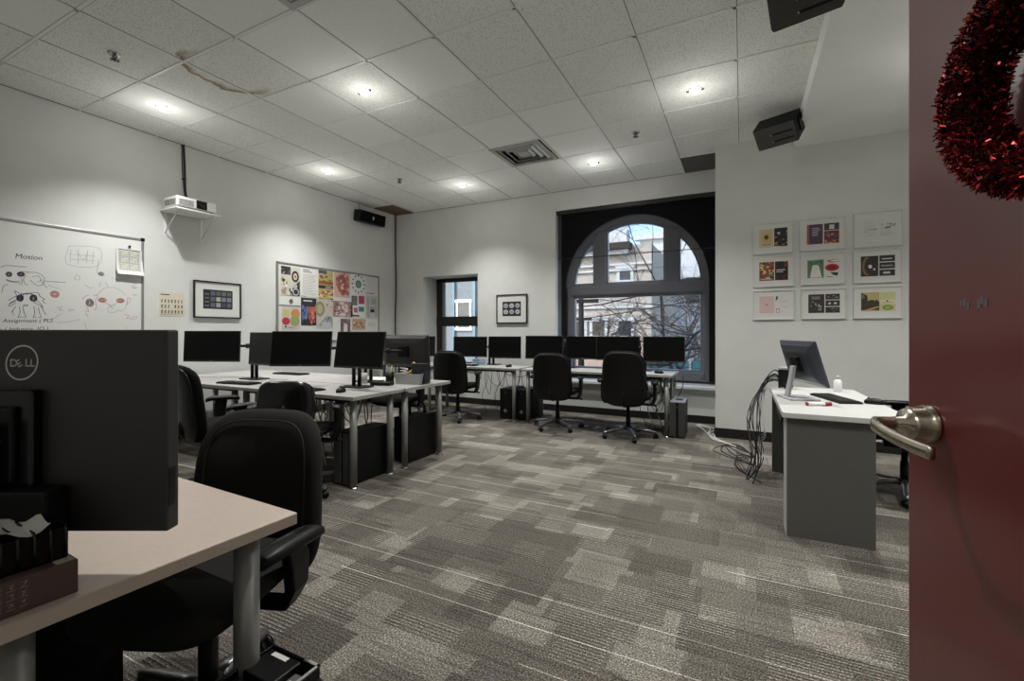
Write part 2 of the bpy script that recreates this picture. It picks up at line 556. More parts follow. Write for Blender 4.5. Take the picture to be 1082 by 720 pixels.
# back wall with its two openings and the arched inner wall of the large one
b = MB()
W1 = (-5.19, -4.03, 0.60, 2.235)
W2 = (-2.61, XJ, 0.50, 3.13)
YO = 7.18
b.box(XL, W1[0], YB, YO, 0, 3.7, M['wall'])
b.box(W1[0], W1[1], YB, YO, 0, W1[2], M['wall'])
b.box(W1[0], W1[1], YB, YO, W1[3], 3.7, M['wall'])
b.box(W1[1], W2[0], YB, YO, 0, 3.7, M['wall'])
b.box(W2[0], W2[1], YB, YO, 0, W2[2], M['wall'])
b.box(W2[0], W2[1], YB, YO, W2[3], 3.7, M['wall'])
AC, AZ, AR, AB = -1.47, 1.95, 1.06, 0.56
YA = 6.95
b.box(W2[0], AC - AR, YA, YO, W2[2], W2[3], M['dark_masonry'])
b.box(AC + AR, W2[1], YA, YO, W2[2], W2[3], M['dark_masonry'])
b.box(AC - AR, AC + AR, YA, YO, W2[2], AB, M['wall'])
na = 40
arc = [(AC - AR * cos(PI * k / na), AZ + AR * sin(PI * k / na)) for k in range(na + 1)]
for k in range(na):
    (x0, z0), (x1, z1) = arc[k], arc[k + 1]
    for yy in (YA, YO):
        b.quad((x0, yy, z0), (x1, yy, z1), (x1, yy, W2[3]), (x0, yy, W2[3]), M['dark_masonry'])
    b.quad((x0, YA, z0), (x1, YA, z1), (x1, YO, z1), (x0, YO, z0), M['wall'])
struct(b.build('wall_back'))

# ceiling of 2-ft tiles, some replaced by newer smooth ones, two damaged
smooth = {(1, 8), (2, 6), (2, 7), (3, 4), (3, 6), (4, 2), (4, 3), (4, 7), (4, 8), (5, 4), (5, 5), (3, 3), (6, 1), (1, 0), (2, 1), (7, 3), (4, 6)}
vents = {(3, 7), (4, 2 - 0)}
b = MB()
for i in range(len(gx) - 1):
    for j in range(len(gy) - 1):
        cell = (i - 1, j)
        m = M['tile_smooth'] if cell in smooth else M['tile']
        if cell == (8, 9): m = M['tile_brown']
        if cell == (0, 9): m = M['tile_dark']
        if cell in ((3, 7),): continue
        b.quad((gx[i], gy[j], ZC), (gx[i + 1], gy[j], ZC), (gx[i + 1], gy[j + 1], ZC), (gx[i], gy[j + 1], ZC), m)
# the slab above closes the room to the sky
b.box(XL - 0.2, XR + 0.2, -2.0, YO, 3.66, 3.76, M['soffit'])
struct(b.build('ceiling'))

b = MB()
for x in gx[1:-1]:
    b.box(x - 0.011, x + 0.011, YF, YB, ZC - 0.005, ZC + 0.01, M['tbar'])
for y in gy[1:-1]:
    b.box(XL, XS, y - 0.011, y + 0.011, ZC - 0.005, ZC + 0.01, M['tbar'])
struct(b.build('trim_1'))
# the wall angle and the thin shadow gaps beside the tiles
b = MB()
for x in gx[1:-1]:
    b.box(x + 0.011, x + 0.016, YF, YB, ZC - 0.0015, ZC + 0.01, M['tbar_dark'])
for y in gy[1:-1]:
    b.box(XL, XS, y + 0.011, y + 0.0155, ZC - 0.0015, ZC + 0.01, M['tbar_dark'])
b.box(XL, XL + 0.012, YF, YB, ZC - 0.004, ZC + 0.005, M['tbar_dark'])
b.box(XL, XJ, YB - 0.012, YB, ZC - 0.004, ZC + 0.005, M['tbar_dark'])
struct(b.build('trim_2'))

# lowered plaster soffit along the right side
b = MB(); b.box(XS, XR, YF, YJ, ZS, 3.6, M['soffit']); struct(b.build('trim_3'))

# baseboards
def baseboard(name, x0, x1, y0, y1, h=0.11):
    q = MB(); q.box(x0, x1, y0, y1, 0, h, M['base']); struct(q.build(name))
baseboard('baseboard_left', XL, XL + 0.012, YF, YB)
baseboard('baseboard_back', XL + 0.012, XJ, YB - 0.012, YB, 0.10)
baseboard('baseboard_jog', XJ - 0.012, XR, YJ - 0.012, YJ)
baseboard('baseboard_right', XR - 0.012, XR, YF, YJ - 0.012)

# window 1: narrow black sash deep in its reveal
w = struct(thing('window_1', None, None, (0, 0, 0)))
b = MB()
x0, x1, z0, z1, y = W1[0], W1[1], W1[2], W1[3], 7.09
b.box(x0, x0 + 0.13, y, y + 0.07, z0, z1); b.box(x1 - 0.13, x1, y, y + 0.07, z0, z1)
b.box(x0, x1, y, y + 0.07, z1 - 0.07, z1); b.box(x0, x1, y, y + 0.07, z0, z0 + 0.08)
b.box(x0, x1, y - 0.01, y + 0.06, 1.34, 1.52)
b.build('window_frame', M['win_black'], w, 0.006)
b = MB(); b.box(x0 + 0.12, x1 - 0.12, y + 0.03, y + 0.036, z0, z1 - 0.06); b.build('pane', M['glass'], w)
b = MB(); b.box(x0 + 0.13, x0 + 0.20, y + 0.005, y + 0.05, z0, z1 - 0.07); b.build('sash_stile', M['silver'], w)
b = MB(); b.box(x0, x1, YB - 0.02, YO, z0 - 0.03, z0 + 0.005); b.build('window_sill', M['sill'], w, 0.004)

# window 2: the tall arched window
w = struct(thing('window_2', None, None, (0, 0, 0)))
def arch_sweep(mb, r_out, width, ya, yb, zb):
    path = [(AC - r_out, zb)] + [(AC - r_out * cos(PI * k / 48), AZ + r_out * sin(PI * k / 48)) for k in range(49)] + [(AC + r_out, zb)]
    ri = r_out - width
    inner = [(AC - ri, zb)] + [(AC - ri * cos(PI * k / 48), AZ + ri * sin(PI * k / 48)) for k in range(49)] + [(AC + ri, zb)]
    rings = [[(o[0], ya, o[1]), (i[0], ya, i[1]), (i[0], yb, i[1]), (o[0], yb, o[1])] for o, i in zip(path, inner)]
    mb.loft(rings, None, True, True, False)
b = MB()
arch_sweep(b, AR - 0.002, 0.075, 7.00, 7.14, AB)
b.box(AC - AR + 0.05, AC + AR - 0.05, 7.00, 7.14, AB, AB + 0.09)
b.build('window_frame', M['win_white'], w, 0.006)
b = MB(); b.box(AC - AR + 0.05, AC + AR - 0.05, 6.99, 7.14, 1.82, 1.97); b.build('transom', M['win_white'], w, 0.01)
for xm in (-1.99, -0.92):
    zt = AZ + math.sqrt((AR - 0.06) ** 2 - (xm - AC) ** 2)
    b = MB(); b.box(xm - 0.09, xm + 0.09, 7.0, 7.13, 1.96, zt); b.build('mullion', M['win_white'], w, 0.01)
# slim inner sashes round each light
b = MB()
arch_sweep(b, AR - 0.075, 0.045, 7.03, 7.11, 1.97)
for xa, xb_ in ((-1.90, -1.87), (-1.04, -1.01), (-2.11, -2.08), (-0.83, -0.80)):
    b.box(xa, xb_, 7.03, 7.11, 1.97, 2.66 if abs(xa + 1.47) > 0.5 else 2.86)
b.box(AC - AR + 0.09, AC + AR - 0.09, 7.03, 7.11, 1.97, 2.01)
b.box(AC - 0.985, AC - 0.94, 7.03, 7.11, AB + 0.08, 1.82); b.box(AC + 0.94, AC + 0.985, 7.03, 7.11, AB + 0.08, 1.82)
b.box(AC - 0.96, AC + 0.96, 7.03, 7.11, 1.775, 1.82); b.box(AC - 0.96, AC + 0.96, 7.03, 7.11, AB + 0.08, AB + 0.125)
b.build('sash', M['win_white'], w, 0.004)
b = MB()
rp = AR - 0.09
b.add([(AC - rp, 7.08, AB)] + [(AC - rp * cos(PI * k / 40), 7.08, AZ + rp * sin(PI * k / 40)) for k in range(41)] + [(AC + rp, 7.08, AB)], [tuple(range(43))])
b.build('pane', M['glass'], w)
b = MB(); b.box(W2[0] - 0.03, XJ - 0.001, 6.60, YA, 0.455, 0.502); b.build('window_sill', M['sill'], w, 0.008)
b = MB(); b.box(W2[0] - 0.03, XJ - 0.001, 6.655, YB - 0.001, 0.40, 0.455); b.build('sill_apron', M['sill'], w, 0.004)

# roller blind of open mesh, drawn right down over the arched window
t = thing('roller_blind', 'black mesh roller blind drawn down over the tall arched window', 'blind', (-1.44, 6.73, 0.53))
b = MB(); b.box(-1.15, 1.145, -0.001, 0.0, 0.02, 2.56); b.build('blind_cloth', M['blind'], t)
b = MB(); b.box(-1.16, 1.15, -0.03, 0.04, 2.54, 2.60); b.build('head_box', M['win_black'], t, 0.006)
b = MB(); b.box(-1.15, 1.145, -0.010, 0.008, 0.0, 0.03); b.build('bottom_bar', M['win_black'], t, 0.003)
b = MB(); b.box(-1.15, 1.145, -0.006, 0.004, 1.845, 1.856); b.build('hem_bar', M['win_black'], t)

# ceiling vents
def vent(x0, y0, label, s=0.642):
    t = thing('ceiling_vent', label, 'vent', (x0 + s / 2, y0 + s / 2, ZC - 0.01), 0, 'square ceiling vents')
    h = s / 2
    q = MB()
    for a0, a1, z in ((h, h - 0.05, -0.004),):
        q.loft([[(-a0, -a0, 0.006), (a0, -a0, 0.006), (a0, a0, 0.006), (-a0, a0, 0.006)], [(-a0, -a0, z), (a0, -a0, z), (a0, a0, z), (-a0, a0, z)], [(-a1, -a1, z), (a1, -a1, z), (a1, a1, z), (-a1, a1, z)], [(-a1, -a1, 0.02), (a1, -a1, 0.02), (a1, a1, 0.02), (-a1, a1, 0.02)]], None, False, False, False)
    q.build('vent_frame', M['vent_metal'], t)
    for a in (0.235, 0.165, 0.095):
        q = MB()
        a2 = a + 0.032
        q.loft([[(-a2, -a2, 0.045), (a2, -a2, 0.045), (a2, a2, 0.045), (-a2, a2, 0.045)], [(-a, -a, -0.004), (a, -a, -0.004), (a, a, -0.004), (-a, a, -0.004)], [(-a + 0.012, -a + 0.012, -0.004), (a - 0.012, -a + 0.012, -0.004), (a - 0.012, a - 0.012, -0.004), (-a + 0.012, a - 0.012, -0.004)]], None, False, False, False)
        q.build('louvre_ring', M['vent_metal'], t)
    q = MB(); q.box(-0.07, 0.07, -0.07, 0.07, 0.0, 0.012); q.build('centre_plate', M['vent_metal'], t)
    q = MB(); q.box(-h, h, -h, h, 0.10, 0.11); q.build('throat', M['vent_dark'], t)
    return t
vent(-2.71, 4.745, 'square louvred metal ceiling vent in front of the arched window')
vent(-2.711, 1.435, 'square ceiling vent cut off by the top edge of the photo')

# recessed downlights
def downlight(x, y, label):
    t = thing('ceiling_downlight', label, 'ceiling light', (x, y, ZC - 0.008), 0, 'round recessed downlights')
    q = MB(); q.lathe([(0.062, 0.006), (0.062, -0.002), (0.055, -0.006), (0.044, -0.004), (0.042, 0.006)], 28, None, cap=False); q.build('trim_ring', M['lamp_trim'], t)
    q = MB(); q.lathe([(0.046, 0.004), (0.044, -0.008), (0.030, -0.022), (0.0005, -0.028)], 24, None); q.build('lamp_lens', M['lamp'], t)
    for sx in (-1, 1):
        q = MB(); q.box(sx * 0.06 - 0.014, sx * 0.06 + 0.014, -0.006, 0.006, -0.012, 0.0); q.build('spring_clip', M['black'], t, 0.002)
    l = bpy.data.lights.new('downlight lamp', 'SPOT')
    l.energy = LAMP_W; l.spot_size = R(114); l.spot_blend = 1.0; l.shadow_soft_size = 0.035
    l.color = (1.0, 0.998, 0.975)
    o = bpy.data.objects.new('downlight_lamp', l); COL.objects.link(o); o.parent = t
    o.location = (0, 0, -0.035)
    p = bpy.data.lights.new('added ceiling fill', 'POINT'); p.energy = FILL_W; p.shadow_soft_size = 0.03; p.color = (1.0, 0.998, 0.975)  # added point light hung below the ceiling to brighten it; no real bulb
    o = bpy.data.objects.new('added_ceiling_fill', p); COL.objects.link(o); o.parent = t; o.location = (0, 0, -0.30)
    return t
LAMP_W = 195; FILL_W = 2.6
downlight(-5.03, 2.42, 'lit round downlight nearest the left wall, above the projector')
downlight(-3.05, 3.08, 'lit round downlight in the tile behind the brown stain, left of centre')
downlight(-0.375, 4.40, 'lit round downlight nearest the black speakers on the right')
downlight(-5.03, 4.40, 'lit round downlight above the bulletin board')
downlight(-3.72, 5.72, 'small lit round downlight left of the vent, near the back wall')
downlight(-1.71, 5.72, 'small lit round downlight right of the vent, above the arched window')
downlight(-1.04, 1.76, 'round downlight over the near end of the room, out of the picture')
for y, s_ in ((4.25, 'far'), (2.2, 'near')):  # near lamp added to brighten the right side; far one inferred from shading
    t_ = downlight(1.5, y, 'unseen round downlight in the %s part of the lowered ceiling, hidden by the door' % s_)
    t_.location.z = ZS - 0.008

# sprinkler heads
def sprinkler(x, y, label):
    t = thing('sprinkler_head', label, 'sprinkler', (x, y, ZC - 0.003), 0.5, 'ceiling sprinkler heads')
    q = MB(); q.lathe([(0.045, 0.004), (0.045, -0.002), (0.02, -0.010), (0.012, -0.010)], 24); q.build('escutcheon', M['chrome'], t)
    q = MB()
    for s in (-1, 1): q.tube([(s * 0.012, 0, -0.008), (s * 0.017, 0, -0.025), (s * 0.004, 0, -0.042)], 0.004, 6)
    q.cyl((0, 0, -0.01), (0, 0, -0.044), 0.005, n=8); q.build('yoke', M['black'], t)
    q = MB()
    q.cyl((0, 0, -0.044), (0, 0, -0.047), 0.012, n=12)
    for k in range(8):
        a = k * PI / 4; q.box(-0.001, 0.001, -0.001, 0.001, -0.047, -0.045)
        q.prismz([(cos(a - .12) * .01, sin(a - .12) * .01), (cos(a - .2) * .032, sin(a - .2) * .032), (cos(a + .2) * .032, sin(a + .2) * .032), (cos(a + .12) * .01, sin(a + .12) * .01)], -0.047, -0.0445)
    q.build('deflector', M['black'], t)
sprinkler(-4.40, 1.785, 'dark sprinkler head in the speckled tile at top left')
sprinkler(-4.385, 5.10, 'small dark sprinkler head near the far left corner of the ceiling')
sprinkler(-1.04, 5.07, 'dark sprinkler head between the vent and the right downlight')

# corridor behind the camera, with its own lamp
b = MB()
b.box(-3.2, 3.2, -1.95, -1.85, 0, 3.7, M['wall'])
struct(b.build('wall_corridor'))
b = MB(); b.box(-3.2, -3.1, -1.85, -0.07, 0, 3.7, M['wall']); struct(b.build('wall_corridor_west'))
b = MB(); b.box(3.1, 3.2, -1.85, -0.07, 0, 3.7, M['wall']); b.box(XR, 3.2, -0.07, YF, 0, 3.7, M['wall']); struct(b.build('wall_corridor_east'))
b = MB(); b.box(-3.2, 3.2, -1.85, -0.07, 2.70, 2.75, M['soffit']); struct(b.build('ceiling_corridor'))
t = thing('corridor_light', 'square corridor ceiling light outside the door, out of the picture', 'ceiling light', (-0.3, -1.0, 2.70))
b = MB(); b.box(-0.3, 0.3, -0.3, 0.3, -0.03, 0.0, M['lamp_trim']); b.build('housing', None, t, 0.006)
b = MB(); b.box(-0.27, 0.27, -0.27, 0.27, -0.034, -0.03, M['lamp']); b.build('diffuser', None, t)
M_corr = mat('corridor lamp lens', (255, 250, 240), 0.5, emit=((255, 246, 236), 4.0))
bpy.data.objects['diffuser'].data.materials[0] = M_corr

# door frame and the open maroon door
b = MB()
b.box(-0.42, -0.38, -0.09, 0.085, 0, 2.16); b.box(0.56, 0.60, -0.09, 0.085, 0, 2.16); b.box(-0.42, 0.60, -0.09, 0.085, 2.12, 2.16)
struct(b.build('trim_4', M['win_black']))
DOOR = Vector((0.261, 1.028, 0)); DD = Vector((0.289, -0.957, 0)).normalized()
dr = struct(thing('door_1', None, None, (DOOR.x, DOOR.y, 0.0), math.atan2(DD.y, DD.x)))
# local x runs from the latch edge to the hinges, local -y is the face towards the room's left
b = MB(); b.box(0, 0.915, 0.0, 0.045, 0.008, 2.12); dl = b.build('door_leaf', M['door'], dr, 0.002)
hz = 1.097
b = MB(); b.X = Matrix.Translation((0.05, 0, hz)) @ Matrix.Rotation(R(90), 4, 'X') @ Matrix.Diagonal((0.88, 0.88, 1, 1))
b.lathe([(0.036, 0.0), (0.036, 0.004), (0.034, 0.009), (0.031, 0.013), (0.030, 0.028), (0.026, 0.036), (0.013, 0.038), (0.012, 0.05)], 36)
b.build('handle_rose', M['nickel'], dr)
b = MB()
pts = smooth_path([(0.05, -0.045, hz), (0.05, -0.070, hz), (0.054, -0.082, hz), (0.070, -0.089, hz - 0.003), (0.105, -0.088, hz - 0.010), (0.150, -0.083, hz - 0.016), (0.180, -0.079, hz - 0.018)], 5)
rings = []
for i, p in enumerate(pts):
    tdir = (pts[min(i + 1, len(pts) - 1)] - pts[max(i - 1, 0)]).normalized()
    nrm = Vector((-tdir.y, tdir.x, 0)).normalized()
    w2, h2 = 0.005, 0.0095
    rings.append([tuple(p + nrm * a * w2 + Vector((0, 0, c_ * h2))) for a, c_ in ((-1, -.7), (-.5, -1), (.5, -1), (1, -.7), (1, .7), (.5, 1), (-.5, 1), (-1, .7))])
b.loft(rings, None, True, True, True)
b.build('handle_lever', M['nickel'], dr)
b = MB(); b.box(-0.002, 0.001, 0.010, 0.035, hz - 0.11, hz + 0.11); b.build('latch_plate', M['nickel'], dr)
b = MB(); b.box(0.05 - 0.004, 0.05 + 0.004, -0.0385, -0.0382, hz - 0.008, hz + 0.008); b.build('key_slot', M['black'], dr)
b = MB()
for k in range(3): b.cyl((0.922, -0.004, 0.2 + k * 0.85), (0.922, -0.004, 0.31 + k * 0.85), 0.008)
b.build('hinge', M['nickel'], dr)
# paint chips and tape residue at eye level on the leaf
b = MB()
rnd = random.Random(4)
for k, (u, v) in enumerate(((0.115, 1.290), (0.121, 1.292), (0.128, 1.288), (0.146, 1.290), (0.151, 1.293), (0.158, 1.289))):
    b.box(u, u + 0.004 + rnd.random() * .003, -0.0008, 0.0, v - 0.004 - rnd.random() * .004, v + 0.006)
b.build('tape_residue', ink((96, 84, 88)), dr)

# ring of red tinsel hanging on the door
DX, DY = DD, Vector((-DD.y, DD.x, 0))
wc = DOOR + DD * 0.310 - DY * 0.048 + Vector((0, 0, 1.545))
t = thing('tinsel_wreath', 'sparkling red tinsel wreath hanging on the open maroon door', 'wreath', tuple(wc), math.atan2(DD.y, DD.x))
RM, RT = 0.108, 0.034
q = MB()
rings = []
for k in range(48):
    a = 2 * PI * k / 48
    rings.append([((RM + RT * 0.72 * cos(c_)) * cos(a), RT * 0.72 * sin(c_), (RM + RT * 0.72 * cos(c_)) * sin(a)) for c_ in [2 * PI * j / 14 for j in range(14)]])
rings.append(rings[0])
q.loft(rings, None, False, False); q.build('core_ring', M['tinsel_core'], t)
rnd = random.Random(11)
q = MB()
for k in range(22000):
    a = rnd.random() * 2 * PI; c_ = rnd.random() * 2 * PI
    n = Vector((cos(c_) * cos(a), sin(c_), cos(c_) * sin(a)))
    base = Vector((RM * cos(a), 0, RM * sin(a))) + n * RT * (0.72 + rnd.random() * 0.24)
    d = (n + Vector((rnd.gauss(0, .7), rnd.gauss(0, .7), rnd.gauss(0, .7)))).normalized()
    side = d.cross(Vector((rnd.gauss(0, 1), rnd.gauss(0, 1), rnd.gauss(0, 1)))).normalized() * (0.0007 + rnd.random() * 0.0006)
    ln = 0.003 + rnd.random() * 0.0055
    p1 = base + d * ln
    q.quad(base - side, base + side, p1 + side, p1 - side, M['tinsel'] if rnd.random() < 0.55 else M['tinsel_dark'])
o = q.build('tinsel_strands', None, t); o['kind'] = 'stuff'
q = MB(); q.tube([(0, 0.046, 0.20), (0, 0.02, 0.165), (0, 0, RM)], 0.0012, 6); q.build('hanging_loop', M['tinsel_core'], t)
# ------------------------------------------------------------------ things on the walls
# a sheet's own frame: x right, z up, its face looks along -y
LEFT = R(90)          # rotation that makes a sheet face the room from the left wall
def design(mb, w, h, elems, y, x0=0.0, z0=0.0):
    for k, e in enumerate(elems):
        yy = y - 0.00012 * (k + 1)
        if e[0] == 'r':
            _, a, c_, b_, d, rgb = e
            mb.quad((x0 + a * w, yy, z0 + c_ * h), (x0 + b_ * w, yy, z0 + c_ * h), (x0 + b_ * w, yy, z0 + d * h), (x0 + a * w, yy, z0 + d * h), ink(rgb))
        elif e[0] == 'c':
            _, cx, cz, rx, rz, rgb = e
            n = 20
            mb.add([(x0 + cx * w + rx * w * cos(2 * PI * i / n), yy, z0 + cz * h + rz * h * sin(2 * PI * i / n)) for i in range(n)], [tuple(range(n))], ink(rgb))
        elif e[0] == 'p':
            _, pts, rgb = e
            mb.add([(x0 + a * w, yy, z0 + c_ * h) for a, c_ in pts], [tuple(range(len(pts)))], ink(rgb))
        elif e[0] == 'l':      # rows of fine print
            _, a, c_, b_, d, n, rgb = e
            rr = random.Random(int(a * 97 + c_ * 31 + n))
            for i in range(n):
                zc = c_ + (d - c_) * (i + 0.5) / n; t_ = (d - c_) / n * 0.22
                bb = a + (b_ - a) * (0.6 + 0.4 * rr.random())
                mb.quad((x0 + a * w, yy, z0 + (zc - t_) * h), (x0 + bb * w, yy, z0 + (zc - t_) * h), (x0 + bb * w, yy, z0 + (zc + t_) * h), (x0 + a * w, yy, z0 + (zc + t_) * h), ink(rgb))
        elif e[0] == 'n':      # irregular painted patches
            _, a, c_, b_, d, n, cols, seed = e
            rr = random.Random(seed)
            for i in range(n):
                cx = a + (b_ - a) * rr.random(); cz = c_ + (d - c_) * rr.random()
                r1 = (b_ - a) * (0.06 + 0.14 * rr.random()); r2 = (d - c_) * (0.05 + 0.10 * rr.random())
                m_ = 7; ph = rr.random() * 6
                pp = []
                for q_ in range(m_):
                    an = ph + 2 * PI * q_ / m_; rs = 0.6 + 0.6 * rr.random()
                    pp.append((x0 + min(max(cx + r1 * rs * cos(an), a), b_) * w, yy - 0.00001 * i, z0 + min(max(cz + r2 * rs * sin(an), c_), d) * h))
                mb.add(pp, [tuple(range(m_))], ink(cols[rr.randrange(len(cols))]))

def paper(name, label, cat, y0, y1, z0, z1, base, elems, group, off=0.004):
    w, h = y1 - y0, z1 - z0
    q = MB(); q.box(0, w, -0.0008, 0, 0, h, ink(base)); design(q, w, h, elems, -0.0009)
    o = q.build(name, None, None, loc=(XL + off, y0, z0), rotz=LEFT)
    return tag(o, label, cat, group)

# whiteboard
wb = thing('whiteboard', 'large whiteboard with marker drawings of cartoon eyes on the left wall', 'whiteboard', (XL, 1.0, 1.0), LEFT)
b = MB(); b.box(-0.55, 1.60, -0.016, -0.0005, 0.13, 1.235); b.build('writing_surface', M['board'], wb)
b = MB()
b.box(-0.57, 1.62, -0.022, -0.0005, 1.23, 1.256); b.box(-0.57, 1.62, -0.022, -0.0005, 0.11, 0.135)
b.box(1.597, 1.622, -0.022, -0.0005, 0.11, 1.256); b.box(-0.57, -0.545, -0.022, -0.0005, 0.11, 1.256)
b.build('board_frame', M['alu'], wb, 0.003)
b = MB(); b.box(-0.50, 1.30, -0.085, -0.020, 0.105, 0.120); b.box(-0.50, 1.30, -0.088, -0.083, 0.105, 0.132); b.build('pen_ledge', M['alu'], wb, 0.002)
b = MB()
for xx in (-0.557, 1.609): b.box(xx - 0.02, xx + 0.02, -0.024, -0.0005, 1.225, 1.262)
b.build('corner_cap', M['black'], wb, 0.006)
def strokes(name, keys, rgb, wd, blobs=()):
    q = MB(); m = ink(rgb); yy = -0.0165
    i = 0
    for k in keys:
        for pl in STK[k]:
            P = smooth_path([(a, yy, c_) for a, c_ in pl], 3)
            i += 1
            for a, c_ in zip(P[:-1], P[1:]):
                d = (c_ - a)
                if d.length < 1e-6: continue
                nrm = Vector((-d.z, 0, d.x)).normalized() * wd / 2
                e = d.normalized() * wd * 0.3
                q.quad(a - nrm - e, c_ - nrm + e, c_ + nrm + e, a + nrm - e, m)
    rr = random.Random(5)
    for k in blobs:
        cx, cz, rx, rz = BLB[k]
        for turn in range(5):
            P = []
            for j in range(19):
                an = 2 * PI * j / 18 + turn
                f = 1 - 0.19 * turn + 0.10 * rr.random()
                P.append(Vector((cx + rx * f * cos(an), yy, cz + rz * f * sin(an))))
            for a, c_ in zip(P[:-1], P[1:]):
                d = c_ - a
                nrm = Vector((-d.z, 0, d.x)).normalized() * wd * 0.6
                q.quad(a - nrm, c_ - nrm, c_ + nrm, a + nrm, m)
    return q.build(name, None, wb)
STK = {}; BLB = {}
STK['box'] = [[(1.001, 1.075), (1.236, 1.09), (1.223, 0.908), (0.986, 0.897), (1.001, 1.075)], [(1.015, 1.045), (1.011, 0.919)], [(1.074, 1.064), (1.067, 0.908)], [(1.142, 1.055), (1.135, 0.926)], [(1.189, 1.053), (1.181, 0.923)], [(1.008, 0.996), (1.204, 1.005)], [(1.022, 0.95), (1.196, 0.958)], [(1.228, 0.979), (1.22, 0.838), (1.26, 0.822)], [(1.052, 1.041), (1.112, 0.953), (1.142, 1.036)]]
STK['eyes'] = [[(0.583, 0.704), (0.601, 0.693), (0.632, 0.688), (0.663, 0.689)], [(0.58, 0.709), (0.62, 0.695), (0.664, 0.7)]]
STK['head'] = [[(0.676, 0.794), (0.72, 0.79), (0.786, 0.788), (0.826, 0.747), (0.819, 0.691), (0.786, 0.669), (0.753, 0.694), (0.733, 0.719)], [(0.746, 0.748), (0.786, 0.761), (0.806, 0.726), (0.779, 0.705)], [(0.669, 0.739), (0.682, 0.696), (0.663, 0.667)], [(0.708, 0.752), (0.688, 0.724), (0.701, 0.68), (0.72, 0.673)], [(0.799, 0.726), (0.846, 0.656)], [(0.819, 0.718), (0.979, 0.719)], [(0.547, 0.813), (0.583, 0.832), (0.644, 0.833), (0.708, 0.834)], [(0.553, 0.588), (0.565, 0.65), (0.589, 0.661)]]
STK['purple'] = [[(0.595, 0.477), (0.613, 0.508), (0.657, 0.539), (0.688, 0.58), (0.733, 0.592), (0.779, 0.532), (0.806, 0.496), (0.819, 0.469)], [(0.601, 0.489), (0.638, 0.523), (0.682, 0.562)], [(0.632, 0.611), (0.663, 0.592), (0.708, 0.585), (0.746, 0.602), (0.786, 0.602), (0.799, 0.57), (0.829, 0.549), (0.815, 0.534), (0.833, 0.507)], [(0.663, 0.578), (0.72, 0.597), (0.773, 0.577)], [(0.632, 0.608), (0.644, 0.568), (0.62, 0.549), (0.595, 0.521)], [(0.733, 0.538), (0.786, 0.495), (0.813, 0.478)], [(0.595, 0.468), (0.62, 0.483), (0.638, 0.509)], [(0.685, 0.481), (0.701, 0.477), (0.72, 0.485), (0.701, 0.491), (0.685, 0.481)]]
STK['legs'] = [[(0.663, 0.471), (0.667, 0.418), (0.654, 0.373), (0.676, 0.382)], [(0.685, 0.472), (0.692, 0.419), (0.705, 0.38), (0.685, 0.374)], [(0.757, 0.476), (0.762, 0.412), (0.753, 0.375), (0.773, 0.381)], [(0.786, 0.468), (0.796, 0.413), (0.806, 0.382), (0.786, 0.375)], [(0.806, 0.478), (0.837, 0.405)], [(0.638, 0.47), (0.613, 0.416)]]
STK['txt1'] = [[(0.853, 0.685), (0.88, 0.668), (0.936, 0.654)], [(0.922, 0.484), (0.929, 0.456)], [(0.95, 0.489), (0.936, 0.447), (0.958, 0.451)], [(1.001, 0.472), (1.008, 0.44), (1.025, 0.465), (1.037, 0.451)], [(0.819, 0.35), (0.894, 0.37), (0.922, 0.399), (0.95, 0.409)], [(0.915, 0.333), (0.993, 0.338), (1.082, 0.365)], [(0.88, 0.183), (0.887, 0.22), (0.922, 0.235), (0.979, 0.21), (1.052, 0.18)], [(1.052, 0.799), (1.082, 0.793), (1.074, 0.753), (1.044, 0.76), (1.052, 0.799)]]
STK['grey'] = [[(1.22, 0.568), (1.268, 0.551), (1.317, 0.523), (1.358, 0.515), (1.383, 0.547), (1.434, 0.571)], [(1.3, 0.481), (1.358, 0.529)], [(1.308, 0.522), (1.353, 0.48)], [(1.3, 0.471), (1.325, 0.442), (1.366, 0.447), (1.4, 0.475)], [(1.22, 0.618), (1.284, 0.693), (1.383, 0.695), (1.451, 0.634)], [(1.468, 0.573), (1.451, 0.488), (1.4, 0.455)], [(1.119, 0.336), (1.135, 0.258), (1.119, 0.228)], [(1.468, 0.3), (1.451, 0.217), (1.4, 0.176)], [(1.097, 0.219), (1.158, 0.209), (1.204, 0.178), (1.158, 0.169)], [(1.236, 0.819), (1.26, 0.852), (1.276, 0.814)], [(1.244, 0.75), (1.236, 0.699)], [(1.284, 0.754), (1.308, 0.705)], [(1.119, 0.709), (1.158, 0.683), (1.189, 0.691)], [(1.333, 0.8), (1.4, 0.786), (1.486, 0.809)]]
STK['red'] = [[(1.204, 0.617), (1.223, 0.598), (1.204, 0.557), (1.212, 0.498), (1.201, 0.457)], [(1.189, 0.606), (1.22, 0.618)], [(1.468, 0.604), (1.503, 0.596), (1.486, 0.553), (1.468, 0.531), (1.477, 0.594)], [(1.512, 0.765), (1.548, 0.758), (1.512, 0.723), (1.556, 0.716), (1.517, 0.707)], [(1.521, 0.639), (1.565, 0.638)], [(1.442, 0.425), (1.486, 0.416), (1.468, 0.384), (1.556, 0.412)], [(1.494, 0.374), (1.548, 0.386), (1.556, 0.408)], [(1.135, 0.494), (1.15, 0.445), (1.119, 0.454)], [(1.127, 0.425), (1.142, 0.396)], [(1.15, 0.534), (1.189, 0.54), (1.181, 0.496), (1.145, 0.504)], [(1.104, 0.561), (1.119, 0.591), (1.15, 0.613)], [(0.62, 0.434), (0.626, 0.39)], [(0.708, 0.78), (0.733, 0.791)]]
STK['black'] = [[(1.097, 0.229), (1.127, 0.209), (1.142, 0.189), (1.204, 0.182), (1.158, 0.163)]]
BLB['e1'] = (0.597, 0.755, 0.018, 0.021)
